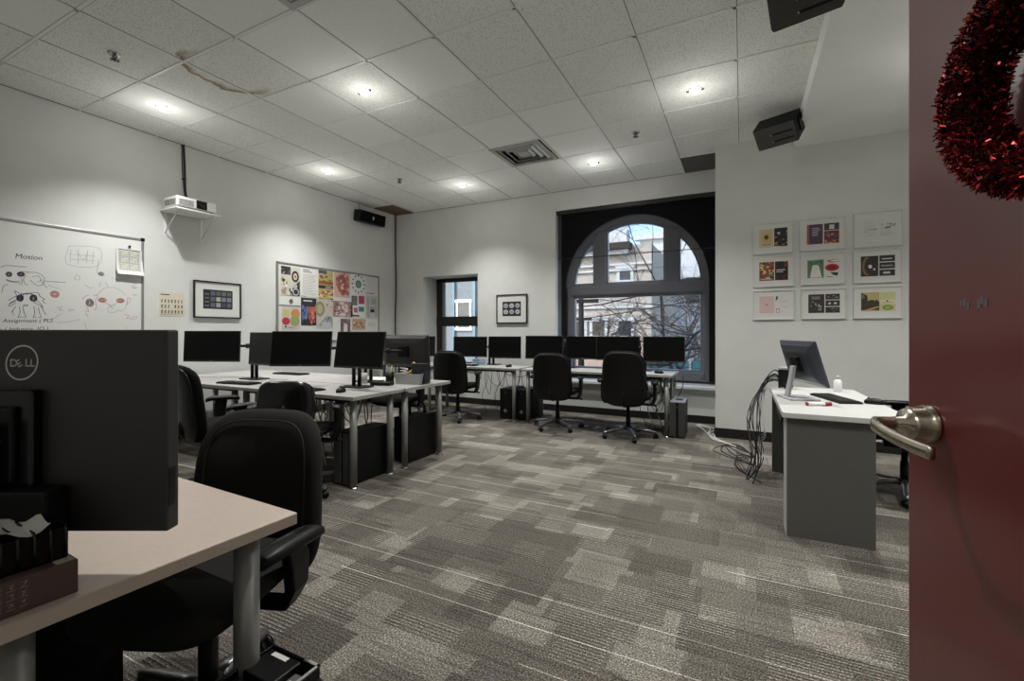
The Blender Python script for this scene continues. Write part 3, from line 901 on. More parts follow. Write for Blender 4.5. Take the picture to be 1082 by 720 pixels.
BLB['e2'] = (0.673, 0.765, 0.023, 0.020)
BLB['p1'] = (0.667, 0.548, 0.021, 0.029)
BLB['p2'] = (0.754, 0.552, 0.023, 0.029)
BLB['rb'] = (0.900, 0.599, 0.031, 0.030)
BLB['r1'] = (1.260, 0.566, 0.032, 0.022)
BLB['r2'] = (1.412, 0.569, 0.034, 0.023)
BLB['gr'] = (1.158, 0.534, 0.027, 0.036)
BLB['nose'] = (1.249, 0.831, 0.022, 0.018)
strokes('marker_drawing', ['box', 'grey', 'txt1'], (150, 150, 148), 0.0034, ['nose'])
strokes('marker_drawing', ['head', 'eyes', 'black'], (84, 78, 82), 0.0036, ['e1', 'gr'])
strokes('marker_drawing', ['purple', 'legs'], (72, 58, 80), 0.0042, ['p1', 'p2', 'e2'])
strokes('marker_drawing', ['red'], (186, 112, 108), 0.0036, ['rb', 'r1', 'r2'])
def writing(body, x, z, size, dx=0.0):
    v, f = text_mesh(body, size, 0.15)
    q = MB(); q.add([(x + a, -0.0166, z + c_ + a * dx) for a, c_, _ in v], f, ink((44, 44, 44)))
    return q.build('marker_writing', None, wb)
writing('Motion', 0.632, 0.905, 0.062, 0.03)
writing('st, Assignment ( PLS', 0.50, 0.325, 0.047, 0.02)
writing('x ( Industry  IQ )', 0.53, 0.250, 0.047, 0.03)

# calendar sheet held by a magnet, its lower edge curling off the board
b = MB()
n = 12
w_, h_ = 0.235, 0.27
for i in range(n):
    t0, t1 = i / n, (i + 1) / n
    f = lambda t: (-0.003 - 0.035 * max(0, t - 0.35) ** 2 / 0.42, -h_ * t)
    (ya, za), (yb, zb) = f(t0), f(t1)
    b.quad((0, ya, za), (w_, ya, za), (w_, yb, zb), (0, yb, zb), M['paper'])
    if 0.05 < t0 < 0.78:
        b.quad((0.02, ya - 0.0006, za), (w_ - 0.02, ya - 0.0006, za), (w_ - 0.02, yb - 0.0006, zb), (0.02, yb - 0.0006, zb), ink((188, 188, 184)))
        for j in range(7):
            u = 0.025 + j * (w_ - 0.05) / 7
            b.quad((u, ya - 0.001, za - 0.004), (u + 0.019, ya - 0.001, za - 0.004), (u + 0.019, yb - 0.001, zb + 0.005), (u, yb - 0.001, zb + 0.005), ink((150 + 25 * ((i * j) % 3), 150 + 25 * ((i * j) % 3), 150)))
b.quad((0.02, -0.0042, -0.006), (w_ - 0.02, -0.0042, -0.006), (w_ - 0.02, -0.0042, -0.014), (0.02, -0.0042, -0.014), ink((70, 70, 70)))
o = b.build('calendar_sheet', None, None, loc=(XL + 0.0185, 2.372, 2.118), rotz=LEFT)
tag(o, 'white calendar sheet curling at its foot on the whiteboard corner', 'paper')
b = MB(); b.X = Matrix.Rotation(R(90), 4, 'X'); b.lathe([(0.012, 0.0), (0.012, 0.006), (0.009, 0.009), (0.0005, 0.009)], 18)
o = b.build('magnet', M['black'], None, loc=(XL + 0.021, 2.49, 2.150), rotz=LEFT)
tag(o, 'small round black magnet above the calendar sheet', 'magnet')

# cream poster with rows of letters
el = [('l', 0.05, 0.86, 0.6, 0.95, 1, (60, 56, 50))]
rr = random.Random(3)
for r_ in range(3):
    for c_ in range(7):
        x = 0.06 + c_ * 0.13; z = 0.62 - r_ * 0.23
        if r_ == 1 and c_ == 3: continue
        el.append(('c', x + 0.04, z + 0.04, 0.018 + .012 * rr.random(), 0.045, (62, 58, 52)))
        el.append(('r', x + 0.02, z - 0.06, x + 0.055, z - 0.01, (60, 56, 50)))
        el.append(('c', x + 0.02, z - 0.02, 0.016, 0.02, (96, 90, 78)))
el.append(('l', 0.03, 0.03, 0.95, 0.07, 1, (150, 146, 136)))
paper('poster', 'small cream poster of dark letter shapes between whiteboard and framed picture', 'poster', 2.775, 3.035, 1.425, 1.69, (208, 200, 180), el, None, 0.0009)

def framed(name, label, loc, rotz, w, h, fw, depth, fm, art, elems, group=None, artbase=(30, 30, 32)):
    t = thing(name, label, 'picture', loc, rotz, group)
    q = MB()
    q.box(0, w, -depth, -0.001, 0, fw); q.box(0, w, -depth, -0.001, h - fw, h)
    q.box(0, fw, -depth, -0.001, fw, h - fw); q.box(w - fw, w, -depth, -0.001, fw, h - fw)
    q.build('frame', fm, t, 0.0015)
    q = MB(); q.box(fw * 0.5, w - fw * 0.5, -depth * 0.55, -0.002, fw * 0.5, h - fw * 0.5); q.build('mount', M['mat_board'], t)
    a, c_, b_, d = art
    q = MB(); y = -depth * 0.55 - 0.0006
    if artbase is not None:
        q.box(a * w, b_ * w, y, y + 0.0005, c_ * h, d * h, ink(artbase))
    design(q, (b_ - a) * w, (d - c_) * h, elems, y - 0.0001, a * w, c_ * h)
    q.build('print', None, t)
    return t
# black-framed picture of little screens
el = []
rr = random.Random(8)
cols = [(120, 126, 134), (86, 92, 104), (150, 150, 146), (60, 64, 84), (104, 98, 90), (168, 166, 158)]
for r_ in range(3):
    for c_ in range(5):
        if c_ < 1: continue
        el.append(('r', 0.06 + c_ * 0.185, 0.10 + r_ * 0.30, 0.06 + c_ * 0.185 + 0.15, 0.10 + r_ * 0.30 + 0.22, cols[rr.randrange(6)]))
for r_ in range(4): el.append(('r', 0.04, 0.12 + r_ * 0.2, 0.19, 0.2 + r_ * 0.2, (92, 96, 110)))
framed('framed_picture', 'black framed landscape picture of small dark screens, below the projector', (XL, 3.125, 1.41), LEFT, 0.575, 0.452, 0.016, 0.026, M['frame_black'], (0.19, 0.25, 0.81, 0.775), el)

# small picture between the two windows
el = []
for r_ in range(2):
    for c_ in range(3):
        el.append(('c', 0.18 + c_ * 0.32, 0.30 + r_ * 0.42, 0.13, 0.16, (176 - 20 * ((r_ + c_) % 2), 176 - 20 * ((r_ + c_) % 2), 172)))
        el.append(('r', 0.10 + c_ * 0.32, 0.26 + r_ * 0.42, 0.24 + c_ * 0.32, 0.30 + r_ * 0.42, (60, 60, 60)))
framed('framed_picture', 'small black framed square picture with a dark print between the two windows', (-3.655, YB, 1.375), 0, 0.565, 0.478, 0.018, 0.03, M['frame_black'], (0.2, 0.25, 0.8, 0.75), el)

# bulletin board
bb = thing('bulletin_board', 'bulletin board covered with pinned colour prints on the left wall', 'bulletin board', (XL, 4.21, 1.0), LEFT)
b = MB(); b.box(0.02, 2.00, -0.012, -0.0005, 0.10, 1.215); b.build('board_face', M['cork'], bb)
b = MB()
b.box(0, 2.025, -0.02, -0.0005, 1.205, 1.235); b.box(0, 2.025, -0.02, -0.0005, 0.08, 0.11); b.box(0, 0.03, -0.02, -0.0005, 0.08, 1.235); b.box(1.995, 2.025, -0.02, -0.0005, 0.08, 1.235)
b.build('board_frame', M['alu'], bb, 0.006)
G = 'prints on the bulletin board'
BO = 0.0145
INK = (38, 37, 38)
paper('pinned_print', 'tall black and cream print with a bicycle wheel, top left on the bulletin board', 'print', 4.278, 4.584, 1.762, 2.178, (190, 186, 172),
      [('r', 0, 0.72, 0.5, 1, INK), ('c', 0.75, 0.68, 0.2, 0.2, INK), ('c', 0.75, 0.68, 0.11, 0.12, (190, 180, 164)), ('c', 0.75, 0.68, 0.05, 0.05, (120, 90, 60)), ('p', [(0.3, 0), (1, 0), (1, 0.55), (0.7, 0.35)], INK), ('c', 0.78, 0.14, 0.17, 0.13, (178, 176, 168)), ('c', 0.78, 0.14, 0.12, 0.09, INK), ('c', 0.75, 0.34, 0.12, 0.08, (170, 168, 160)), ('c', 0.2, 0.38, 0.14, 0.12, (214, 210, 196)), ('r', 0.05, 0.05, 0.26, 0.2, (164, 134, 96)), ('n', 0, 0, 0.6, 0.68, 16, [INK, (200, 196, 182), (150, 140, 120)], 3), ('n', 0.0, 0.72, 0.5, 1, 8, [(150, 150, 144), (90, 90, 88)], 4)], G, BO)
paper('pinned_print', 'white sheet of faint typed lines beside the bicycle print', 'print', 4.605, 4.91, 1.766, 2.192, (212, 212, 208),
      [('l', 0.1, 0.84, 0.7, 0.97, 2, (90, 90, 90)), ('l', 0.08, 0.05, 0.95, 0.8, 15, (172, 172, 170)), ('r', 0, 0.0, 0.3, 0.02, (80, 80, 80))], G, BO)
paper('pinned_print', 'yellow and brown collage print in the top row of the bulletin board', 'print', 4.917, 5.198, 1.749, 2.206, (176, 158, 104),
      [('r', 0, 0.86, 0.55, 0.98, (74, 72, 104)), ('r', 0, 0.5, 1, 0.62, (140, 84, 48)), ('r', 0, 0.36, 1, 0.47, (42, 36, 32)), ('r', 0, 0.64, 0.6, 0.70, (196, 160, 80)), ('n', 0, 0, 1, 0.34, 26, [(150, 108, 66), (92, 110, 70), (200, 184, 140), (150, 70, 54), (60, 56, 44)], 5), ('n', 0, 0.62, 1, 0.86, 16, [(206, 178, 92), (130, 120, 70), (90, 76, 54)], 6), ('n', 0.55, 0.86, 1, 1, 8, [(190, 180, 120), (146, 140, 90)], 7), ('l', 0.45, 0.36, 0.95, 0.46, 2, (190, 184, 170))], G, BO)
paper('pinned_print', 'salmon pink painted figure print in the top row of the bulletin board', 'print', 5.222, 5.542, 1.798, 2.219, (198, 160, 146),
      [('p', [(0.1, 0.5), (0.3, 0.2), (0.7, 0.12), (0.95, 0.5), (0.9, 0.85), (0.4, 0.9), (0.1, 0.75)], (166, 92, 78)), ('c', 0.5, 0.68, 0.2, 0.16, (104, 84, 104)), ('p', [(0.35, 0.3), (0.75, 0.3), (0.55, 0.05)], (134, 62, 54)), ('n', 0.1, 0.1, 0.95, 0.95, 26, [(186, 120, 104), (150, 80, 72), (210, 176, 160), (120, 96, 112)], 9)], G, BO)
el = [('c', 0.5, 0.52, 0.2, 0.2, (74, 104, 98)), ('c', 0.5, 0.52, 0.12, 0.13, (120, 144, 138))]
for k in range(12):
    a = k * PI / 6
    el.append(('c', 0.5 + 0.42 * cos(a), 0.52 + 0.42 * sin(a), 0.045, 0.05, (58 + 14 * (k % 3), 60, 62)))
paper('pinned_print', 'white print with a dark green round emblem ringed by dots', 'print', 5.569, 5.899, 1.874, 2.208, (212, 212, 208), el, G, BO)
paper('pinned_print', 'blank pale sheet at the top right corner of the bulletin board', 'print', 5.923, 6.203, 1.90, 2.20, (200, 201, 198), [('l', 0.0, 0.0, 1, 0.08, 1, (70, 70, 70))], G, BO)
paper('pinned_print', 'small white sheet with a tiny leaf emblem below the bicycle print', 'print', 4.249, 4.594, 1.612, 1.742, (212, 212, 208), [('c', 0.55, 0.5, 0.10, 0.3, (120, 124, 96)), ('c', 0.55, 0.55, 0.05, 0.16, (70, 74, 60)), ('r', 0, 0, 1, 0.1, (110, 110, 116))], G, BO)
paper('pinned_print', 'print of round green, orange and crimson fruit shapes, lower left of the board', 'print', 4.292, 4.584, 1.275, 1.600, (190, 182, 176),
      [('c', 0.75, 0.7, 0.26, 0.22, (192, 130, 76)), ('c', 0.72, 0.38, 0.28, 0.24, (140, 152, 92)), ('c', 0.22, 0.36, 0.22, 0.17, (176, 44, 62)), ('r', 0.08, 0.56, 0.42, 0.88, (186, 180, 118)), ('c', 0.2, 0.12, 0.05, 0.05, INK), ('l', 0.3, 0.05, 0.9, 0.12, 1, (120, 116, 112))], G, BO)
paper('pinned_print', 'dark print of one blue and one red standing figure', 'print', 4.605, 4.878, 1.335, 1.748, (40, 38, 44),
      [('p', [(0.05, 0.2), (0.42, 0.2), (0.48, 0.7), (0.05, 0.7)], (92, 104, 146)), ('p', [(0.52, 0.12), (0.92, 0.12), (0.92, 0.68), (0.5, 0.68)], (184, 88, 74)), ('n', 0.05, 0.06, 0.48, 0.74, 18, [(120, 130, 168), (60, 64, 104), (30, 30, 40)], 21), ('n', 0.52, 0.06, 0.95, 0.7, 18, [(204, 112, 92), (140, 56, 50), (60, 40, 44)], 22), ('l', 0.15, 0.84, 0.9, 0.95, 1, (200, 196, 190))], G, BO)
paper('pinned_print', 'grey and olive print of overlapping round shapes in the middle of the lower row', 'print', 4.882, 5.188, 1.286, 1.737, (184, 176, 166),
      [('c', 0.2, 0.68, 0.3, 0.26, (132, 130, 98)), ('c', 0.2, 0.68, 0.17, 0.16, (166, 158, 118)), ('n', 0.55, 0.6, 1, 1, 14, [(176, 130, 122), (200, 184, 172), (150, 110, 106)], 31), ('p', [(0.1, 0.1), (0.6, 0.45), (1, 0.4), (1, 0.05)], (140, 142, 140)), ('p', [(0.3, 0.2), (0.62, 0.3), (0.9, 0.2), (0.95, 0.02), (0.4, 0.02)], (178, 178, 176)), ('p', [(0.55, 0.2), (0.62, 0.22), (0.85, 0.42), (0.78, 0.44)], (86, 84, 80))], G, BO)
paper('pinned_print', 'wide mauve print of pale faces in the middle row of the bulletin board', 'print', 5.193, 5.605, 1.481, 1.737, (150, 122, 118),
      [('n', 0.05, 0.05, 0.95, 0.95, 34, [(190, 156, 148), (130, 96, 94), (206, 184, 178), (110, 86, 88)], 41), ('c', 0.3, 0.6, 0.06, 0.16, (204, 178, 168)), ('c', 0.5, 0.62, 0.06, 0.16, (208, 184, 174)), ('c', 0.7, 0.6, 0.06, 0.16, (204, 178, 168))], G, BO)
paper('pinned_print', 'white sheet with four teal and magenta blocks at the right of the bulletin board', 'print', 5.569, 5.879, 1.488, 1.864, (210, 210, 206),
      [('r', 0.03, 0.52, 0.45, 0.95, (104, 112, 104)), ('r', 0.55, 0.60, 0.97, 0.97, (160, 56, 92)), ('r', 0.55, 0.25, 0.95, 0.47, (62, 124, 118)), ('r', 0.2, 0.2, 0.48, 0.42, (172, 88, 108)), ('n', 0.03, 0.52, 0.45, 0.95, 8, [(150, 96, 84), (70, 92, 86)], 51), ('n', 0.55, 0.6, 0.97, 0.97, 6, [(120, 40, 70), (190, 90, 120)], 52), ('r', 0.1, 0.02, 0.6, 0.09, INK)], G, BO)
paper('pinned_print', 'grey column of text with a black square at the right edge of the bulletin board', 'print', 5.908, 6.197, 1.465, 1.868, (186, 186, 186),
      [('l', 0.08, 0.05, 0.35, 0.9, 14, (120, 120, 122)), ('l', 0.42, 0.62, 0.95, 0.9, 6, (120, 120, 122)), ('r', 0.36, 0.28, 0.7, 0.42, (26, 26, 28)), ('r', 0.36, 0.46, 0.66, 0.5, (110, 60, 66)), ('l', 0.75, 0.1, 0.97, 0.6, 9, (130, 130, 130))], G, BO)
paper('pinned_print', 'dark print with a pale figure above the gap between two pod monitors', 'print', 5.349, 5.556, 1.22, 1.451, (104, 84, 82), [('r', 0.3, 0.0, 0.7, 0.7, (206, 196, 188)), ('n', 0, 0.5, 1, 1, 10, [(60, 48, 52), (140, 110, 104)], 61)], G, BO)
paper('pinned_print', 'tan landscape photo print at the lower right of the bulletin board', 'print', 5.596, 5.894, 1.269, 1.457, (178, 152, 126), [('n', 0.05, 0.2, 0.95, 0.8, 22, [(120, 92, 70), (150, 116, 90), (206, 186, 160)], 62), ('r', 0.1, 0.45, 0.9, 0.52, (92, 66, 52))], G, BO)
paper('pinned_print', 'plain white slip at the bottom right corner of the bulletin board', 'print', 5.93, 6.18, 1.291, 1.44, (206, 206, 202), [('l', 0.1, 0.2, 0.9, 0.8, 4, (176, 176, 172))], G, BO)

# nine white frames on the jog wall
G9 = 'white framed prints on the right wall'
WARM = [(176, 120, 70), (120, 70, 46), (206, 176, 130), (60, 44, 36), (140, 40, 34), (120, 130, 80)]
arts = [
 ('framed print of a brown seal beside dark food photos, top left of nine', 0.112, 2.117, 0.392, 0.345,
  [('r', 0.0, 0.02, 0.50, 0.98, (196, 184, 152)), ('r', 0.10, 0.28, 0.42, 0.78, (202, 172, 120)), ('c', 0.26, 0.56, 0.08, 0.12, (104, 66, 40)), ('r', 0.12, 0.14, 0.42, 0.2, (160, 128, 92)), ('r', 0.54, 0.04, 1, 1, (44, 40, 40)), ('n', 0.54, 0.36, 1, 1, 14, [(92, 88, 90), (190, 184, 180), (30, 28, 28), (120, 110, 104)], 71), ('n', 0.54, 0.04, 1, 0.3, 12, [(190, 140, 84), (220, 180, 120), (140, 90, 50)], 72)]),
 ('framed print of mauve poster pages with orange accents, middle of top row', 0.566, 2.12, 0.412, 0.345,
  [('r', 0, 0, 0.5, 1, (76, 64, 76)), ('r', 0, 0, 0.08, 1, (146, 92, 76)), ('l', 0.16, 0.4, 0.44, 0.85, 5, (176, 170, 178)), ('r', 0.54, 0, 1, 1, (96, 62, 60)), ('n', 0.54, 0, 1, 0.62, 22, [(186, 92, 52), (104, 66, 104), (60, 52, 80), (206, 150, 110)], 73), ('r', 0.54, 0.66, 1, 1, (74, 58, 74)), ('r', 0.7, 0.7, 0.85, 0.92, (206, 206, 200)), ('r', 0.54, 0.62, 1, 0.65, (206, 200, 196))]),
 ('framed print of a faint grey pencil sheet, top right of the nine', 1.047, 2.117, 0.402, 0.36,
  [('l', 0.08, 0.15, 0.46, 0.95, 11, (196, 196, 192)), ('n', 0.02, 0.38, 0.46, 0.52, 10, [(150, 150, 148), (130, 130, 130)], 74), ('n', 0.55, 0.45, 1, 0.72, 14, [(120, 120, 120), (150, 150, 148), (90, 90, 92)], 75), ('l', 0.55, 0.15, 0.98, 0.42, 5, (188, 188, 184))]),
 ('framed print of a red and gold illustration, left of middle row', 0.112, 1.748, 0.400, 0.34,
  [('r', 0, 0, 0.52, 1, (122, 82, 54)), ('n', 0, 0.1, 0.52, 1, 34, WARM, 76), ('r', 0.55, 0, 1, 1, (44, 32, 30)), ('n', 0.55, 0.66, 1, 1, 14, WARM, 77), ('l', 0.6, 0.4, 0.96, 0.6, 2, (206, 200, 190)), ('n', 0.55, 0.02, 1, 0.28, 10, [(130, 60, 50), (96, 46, 40)], 78), ('l', 0.04, 0.04, 0.48, 0.14, 1, (196, 190, 150))]),
 ('framed print of a white dress on green beside red, centre of nine', 0.572, 1.75, 0.404, 0.33,
  [('r', 0, 0.04, 0.52, 0.98, (84, 122, 88)), ('p', [(0.08, 0.06), (0.46, 0.06), (0.36, 0.7), (0.24, 0.72), (0.16, 0.7)], (212, 212, 206)), ('n', 0, 0.7, 0.52, 1, 8, [(112, 146, 112), (66, 100, 72)], 79), ('r', 0.55, 0.04, 1, 0.98, (210, 206, 200)), ('c', 0.78, 0.55, 0.22, 0.19, (166, 38, 46)), ('c', 0.78, 0.55, 0.12, 0.1, (120, 24, 32)), ('p', [(0.72, 0.3), (0.98, 0.28), (0.94, 0.1), (0.82, 0.16)], (50, 46, 46)), ('n', 0.55, 0.78, 1, 1, 10, [(190, 90, 92), (170, 50, 56)], 80), ('l', 0.6, 0.04, 0.9, 0.1, 1, (60, 60, 60))]),
 ('framed print of a brown arc on black, right of middle row', 1.041, 1.748, 0.400, 0.338,
  [('r', 0, 0, 0.52, 1, (52, 46, 42)), ('c', 0.19, 0.5, 0.15, 0.46, (122, 100, 74)), ('c', 0.27, 0.5, 0.16, 0.42, (52, 46, 42)), ('c', 0.28, 0.48, 0.055, 0.09, (214, 212, 206)), ('c', 0.40, 0.34, 0.035, 0.05, (206, 204, 198)), ('r', 0.55, 0.0, 1, 0.3, (52, 48, 46)), ('r', 0.55, 0.35, 1, 0.65, (50, 46, 44)), ('r', 0.55, 0.7, 1, 1, (52, 48, 46)), ('r', 0.62, 0.8, 0.92, 0.86, (196, 194, 190)), ('r', 0.60, 0.46, 0.94, 0.53, (150, 146, 142)), ('r', 0.66, 0.1, 0.86, 0.2, (196, 194, 190))]),
 ('framed print with a pale pink page, bottom left of the nine', 0.114, 1.378, 0.400, 0.328,
  [('r', 0, 0.04, 0.52, 0.96, (206, 178, 178)), ('c', 0.26, 0.5, 0.04, 0.05, (172, 120, 122)), ('p', [(0.58, 0.95), (0.66, 0.95), (0.62, 0.76), (0.56, 0.72)], (60, 56, 60)), ('r', 0.58, 0.04, 0.7, 0.3, (190, 140, 148)), ('r', 0.61, 0.08, 0.67, 0.24, (220, 216, 212)), ('r', 0.86, 0.34, 0.97, 0.7, (196, 160, 166)), ('r', 0.88, 0.38, 0.95, 0.66, (220, 218, 214)), ('l', 0.72, 0.4, 0.84, 0.9, 6, (200, 196, 192))]),
 ('framed print of dark pages with white marks, middle of bottom row', 0.580, 1.38, 0.402, 0.325,
  [('r', 0, 0, 0.52, 1, (56, 50, 50)), ('l', 0.1, 0.72, 0.44, 0.9, 2, (150, 144, 142)), ('n', 0.08, 0.1, 0.46, 0.62, 9, [(130, 124, 122), (90, 84, 82), (170, 166, 162)], 81), ('r', 0.55, 0, 1, 0.31, (50, 46, 46)), ('r', 0.55, 0.35, 1, 0.66, (54, 48, 48)), ('r', 0.55, 0.7, 1, 1, (52, 48, 46)), ('c', 0.68, 0.5, 0.045, 0.06, (196, 194, 190)), ('c', 0.86, 0.5, 0.05, 0.06, (196, 194, 190)), ('n', 0.58, 0.74, 0.98, 0.96, 7, [(170, 166, 162), (110, 106, 104)], 82), ('n', 0.58, 0.05, 0.98, 0.28, 5, [(92, 88, 86), (120, 116, 112)], 83)]),
 ('framed print of dark towers against yellow, bottom right of nine', 1.043, 1.38, 0.402, 0.33,
  [('r', 0, 0.04, 0.54, 1, (178, 164, 112)), ('p', [(0, 0.1), (0.54, 0.1), (0.54, 0.5), (0.46, 0.62), (0.40, 0.55), (0.36, 0.62), (0.26, 0.6), (0.2, 0.55), (0.18, 0.85), (0, 0.98)], (58, 52, 44)), ('p', [(0.02, 0.06), (0.5, 0.3), (0.54, 0.24), (0.2, 0.06)], (196, 150, 100)), ('r', 0, 0.7, 0.1, 0.88, (104, 112, 84)), ('r', 0.55, 0.04, 1, 1, (192, 190, 136)), ('c', 0.78, 0.22, 0.16, 0.13, (118, 134, 66)), ('c', 0.78, 0.22, 0.09, 0.06, (160, 166, 96)), ('r', 0.56, 0.4, 1, 0.62, (206, 202, 172)), ('c', 0.77, 0.55, 0.03, 0.04, (80, 70, 60)), ('l', 0.62, 0.44, 0.95, 0.5, 1, (150, 142, 110))]),
]
for lab, x, z, w_, h_, el in arts:
    framed('framed_print', lab, (x, YJ, z), 0, w_, h_, 0.008, 0.022, M['frame_white'], (0.16, 0.2, 0.86, 0.82), el, G9, None)

# projector on its bracketed shelf
sh = thing('projector_shelf', 'white bracketed shelf on the left wall carrying the projector', 'shelf', (XL, 2.80, 2.60), LEFT)
b = MB(); b.box(-0.02, 0.46, -0.33, -0.001, 0.0, 0.018); b.build('shelf_board', M['white'], sh, 0.003)
for xx in (0.03, 0.42):
    b = MB()
    b.box(xx - 0.014, xx + 0.014, -0.004, -0.001, -0.28, 0.0); b.box(xx - 0.014, xx + 0.014, -0.29, -0.001, -0.004, 0.0)
    b.tube([(xx, -0.27, -0.004), (xx, -0.006, -0.24)], 0.006, 8)
    b.build('shelf_bracket', M['white'], sh)
pj = thing('projector', 'white projector with a dark lens standing on the wall shelf', 'projector', (XL + 0.19, 2.985, 2.618), LEFT + R(0))
b = MB(); b.box(-0.20, 0.22, -0.145, 0.14, 0.012, 0.122); b.build('body', M['white'], pj, 0.014, 3)
b = MB(); b.box(0.0, 0.115, -0.149, -0.140, 0.020, 0.116); b.build('lens_recess', M['black'], pj, 0.006)
b = MB(); b.X = Matrix.Translation((0.057, -0.148, 0.066)) @ Matrix.Rotation(R(90), 4, 'X')
b.lathe([(0.034, 0), (0.034, 0.012), (0.028, 0.014), (0.024, 0.006), (0.0005, 0.003)], 28); b.build('lens', M['black_gloss'], pj)
b = MB()
for k in range(6): b.box(-0.18, -0.03, -0.1465, -0.145, 0.028 + k * 0.011, 0.034 + k * 0.011)
for k in range(6): b.box(-0.2015, -0.2, -0.12, 0.10, 0.028 + k * 0.011, 0.034 + k * 0.011)
b.build('vent_grille', ink((96, 96, 94)), pj)
b = MB()
for xx in (-0.16, 0.18):
    for yy in (-0.11, 0.10): b.cyl((xx, yy, 0.0), (xx, yy, 0.014), 0.012, n=12)
b.build('foot', M['black'], pj)
q = MB()
for dx in (0.0, 0.012, 0.02):
    q.tube(smooth_path([(XL + 0.012 + dx * .4, 3.0 + dx, ZC - 0.004), (XL + 0.014 + dx, 3.005 + dx, 3.15), (XL + 0.02, 3.02 + dx, 2.90), (XL + 0.045, 3.03 + dx, 2.76), (XL + 0.062, 3.03 + dx, 2.70)], 4), 0.0055, 6)
q.box(XL + 0.008, XL + 0.04, 2.998, 3.035, 3.02, 3.03)
tag(q.build('projector_cable', M['cable_black']), 'bundle of black cables running from ceiling down to the projector', 'cable')

# black cable down the room corner
q = MB()
q.tube(smooth_path([(XL + 0.02, YB - 0.018, ZC - 0.006), (XL + 0.018, YB - 0.02, 2.8), (XL + 0.03, YB - 0.02, 2.1), (XL + 0.012, YB - 0.02, 1.5), (XL + 0.02, YB - 0.02, 0.9), (XL + 0.02, YB - 0.022, 0.102)], 4), 0.010, 6)
tag(q.build('corner_cable', M['cable_black']), 'black cable running down the far left corner of the room', 'cable')

# small bar speaker near the far left corner
sp = thing('wall_speaker', 'black bar speaker high on the left wall near the corner', 'speaker', (XL + 0.10, 5.92, 3.20), LEFT + R(-3))
b = MB(); b.X = Matrix.Rotation(R(8), 4, 'X'); b.box(-0.29, 0.29, -0.075, 0.075, -0.095, 0.095); b.build('cabinet', M['black'], sp, 0.01)
b = MB(); b.X = Matrix.Rotation(R(8), 4, 'X'); b.box(-0.28, 0.28, -0.082, -0.075, -0.085, 0.085); b.build('grille', M['black_soft'], sp, 0.004)
b = MB(); b.X = Matrix.Rotation(R(8), 4, 'X'); b.box(-0.012, 0.012, -0.0835, -0.082, -0.03, 0.028); b.build('badge', M['mark_white'], sp)
b = MB(); b.tube([(0, 0.05, 0.03), (0.0, 0.10, 0.04)], 0.016, 8); b.build('bracket', M['black'], sp)
b = MB(); b.tube(smooth_path([(-0.15, 0.06, 0.06), (-0.17, 0.09, 0.15), (-0.15, 0.09, 0.225)], 4), 0.004, 6); b.build('speaker_wire', M['cable_black'], sp)

# two large speakers hung from the edge of the soffit
def hung_speaker(loc, rz, tilt, label, w=0.37, d=0.22, h=0.22):
    t = thing('hanging_speaker', label, 'speaker', loc, rz, 'black speakers hung along the soffit edge')
    X = Matrix.Rotation(R(tilt), 4, 'X')
    q = MB(); q.X = X
    q.prism([(-w / 2, -h / 2 + 0.02), (-w / 2 + 0.012, -h / 2), (w / 2 - 0.012, -h / 2), (w / 2, -h / 2 + 0.02), (w / 2, h / 2), (-w / 2, h / 2)], -d / 2, d / 2)
    q.build('cabinet', M['black'], t, 0.006)
    q = MB(); q.X = X; q.box(-w / 2 + 0.006, w / 2 - 0.006, -d / 2 - 0.006, -d / 2, -h / 2 + 0.008, h / 2 - 0.008); q.build('baffle', M['speaker_face'], t, 0.003)
    for zz in (0.02, -0.05):
        q = MB(); q.X = X; q.box(-w * 0.08, w * 0.42, -d / 2 - 0.009, -d / 2 - 0.005, zz - 0.008, zz + 0.008); q.build('port_slot', M['black'], t, 0.004)
        q = MB(); q.X = X; q.cyl((-w * 0.09, -d / 2 - 0.004, zz), (-w * 0.09, -d / 2 - 0.011, zz), 0.006, n=10); q.build('screw', M['silver'], t)
    q = MB(); q.X = X; q.box(w / 2, w / 2 + 0.012, -0.03, 0.03, -0.05, 0.06); q.build('bracket_plate', M['black'], t)
    return t
hung_speaker((0.325, 5.18, 3.225), R(-24), 44, 'black speaker hung under the ceiling nearest the framed prints')
hung_speaker((0.345, 3.22, 3.26), R(-14), 44, 'black speaker cut off by the top edge of the photo')
# ------------------------------------------------------------------ office chairs
# local frame: the sitter looks along +y
def cushion(mb, w, h, t, e, taper, place, m, n=44):
    prof = [(0.02, .50), (.30, .50), (.58, .485), (.78, .44), (.90, .36), (.965, .24), (1.0, .05), (.985, -.16), (.94, -.30), (.84, -.42), (.6, -.485), (.3, -.5), (0.02, -.5)]
    out = superell(1, 1, e, n)
    rings = []
    for s_, d in prof:
        ring = []
        for x, z in out:
            xx = x * w - (1 - s_) * math.copysign(min(abs(x * w), w), x)
            zz = z * h - (1 - s_) * z * h
            xx *= 1 - taper * (z * s_ + 0.5)
            ring.append(place(xx, zz, d * t))
        rings.append(ring)
    mb.loft(rings, m, True, True, True)

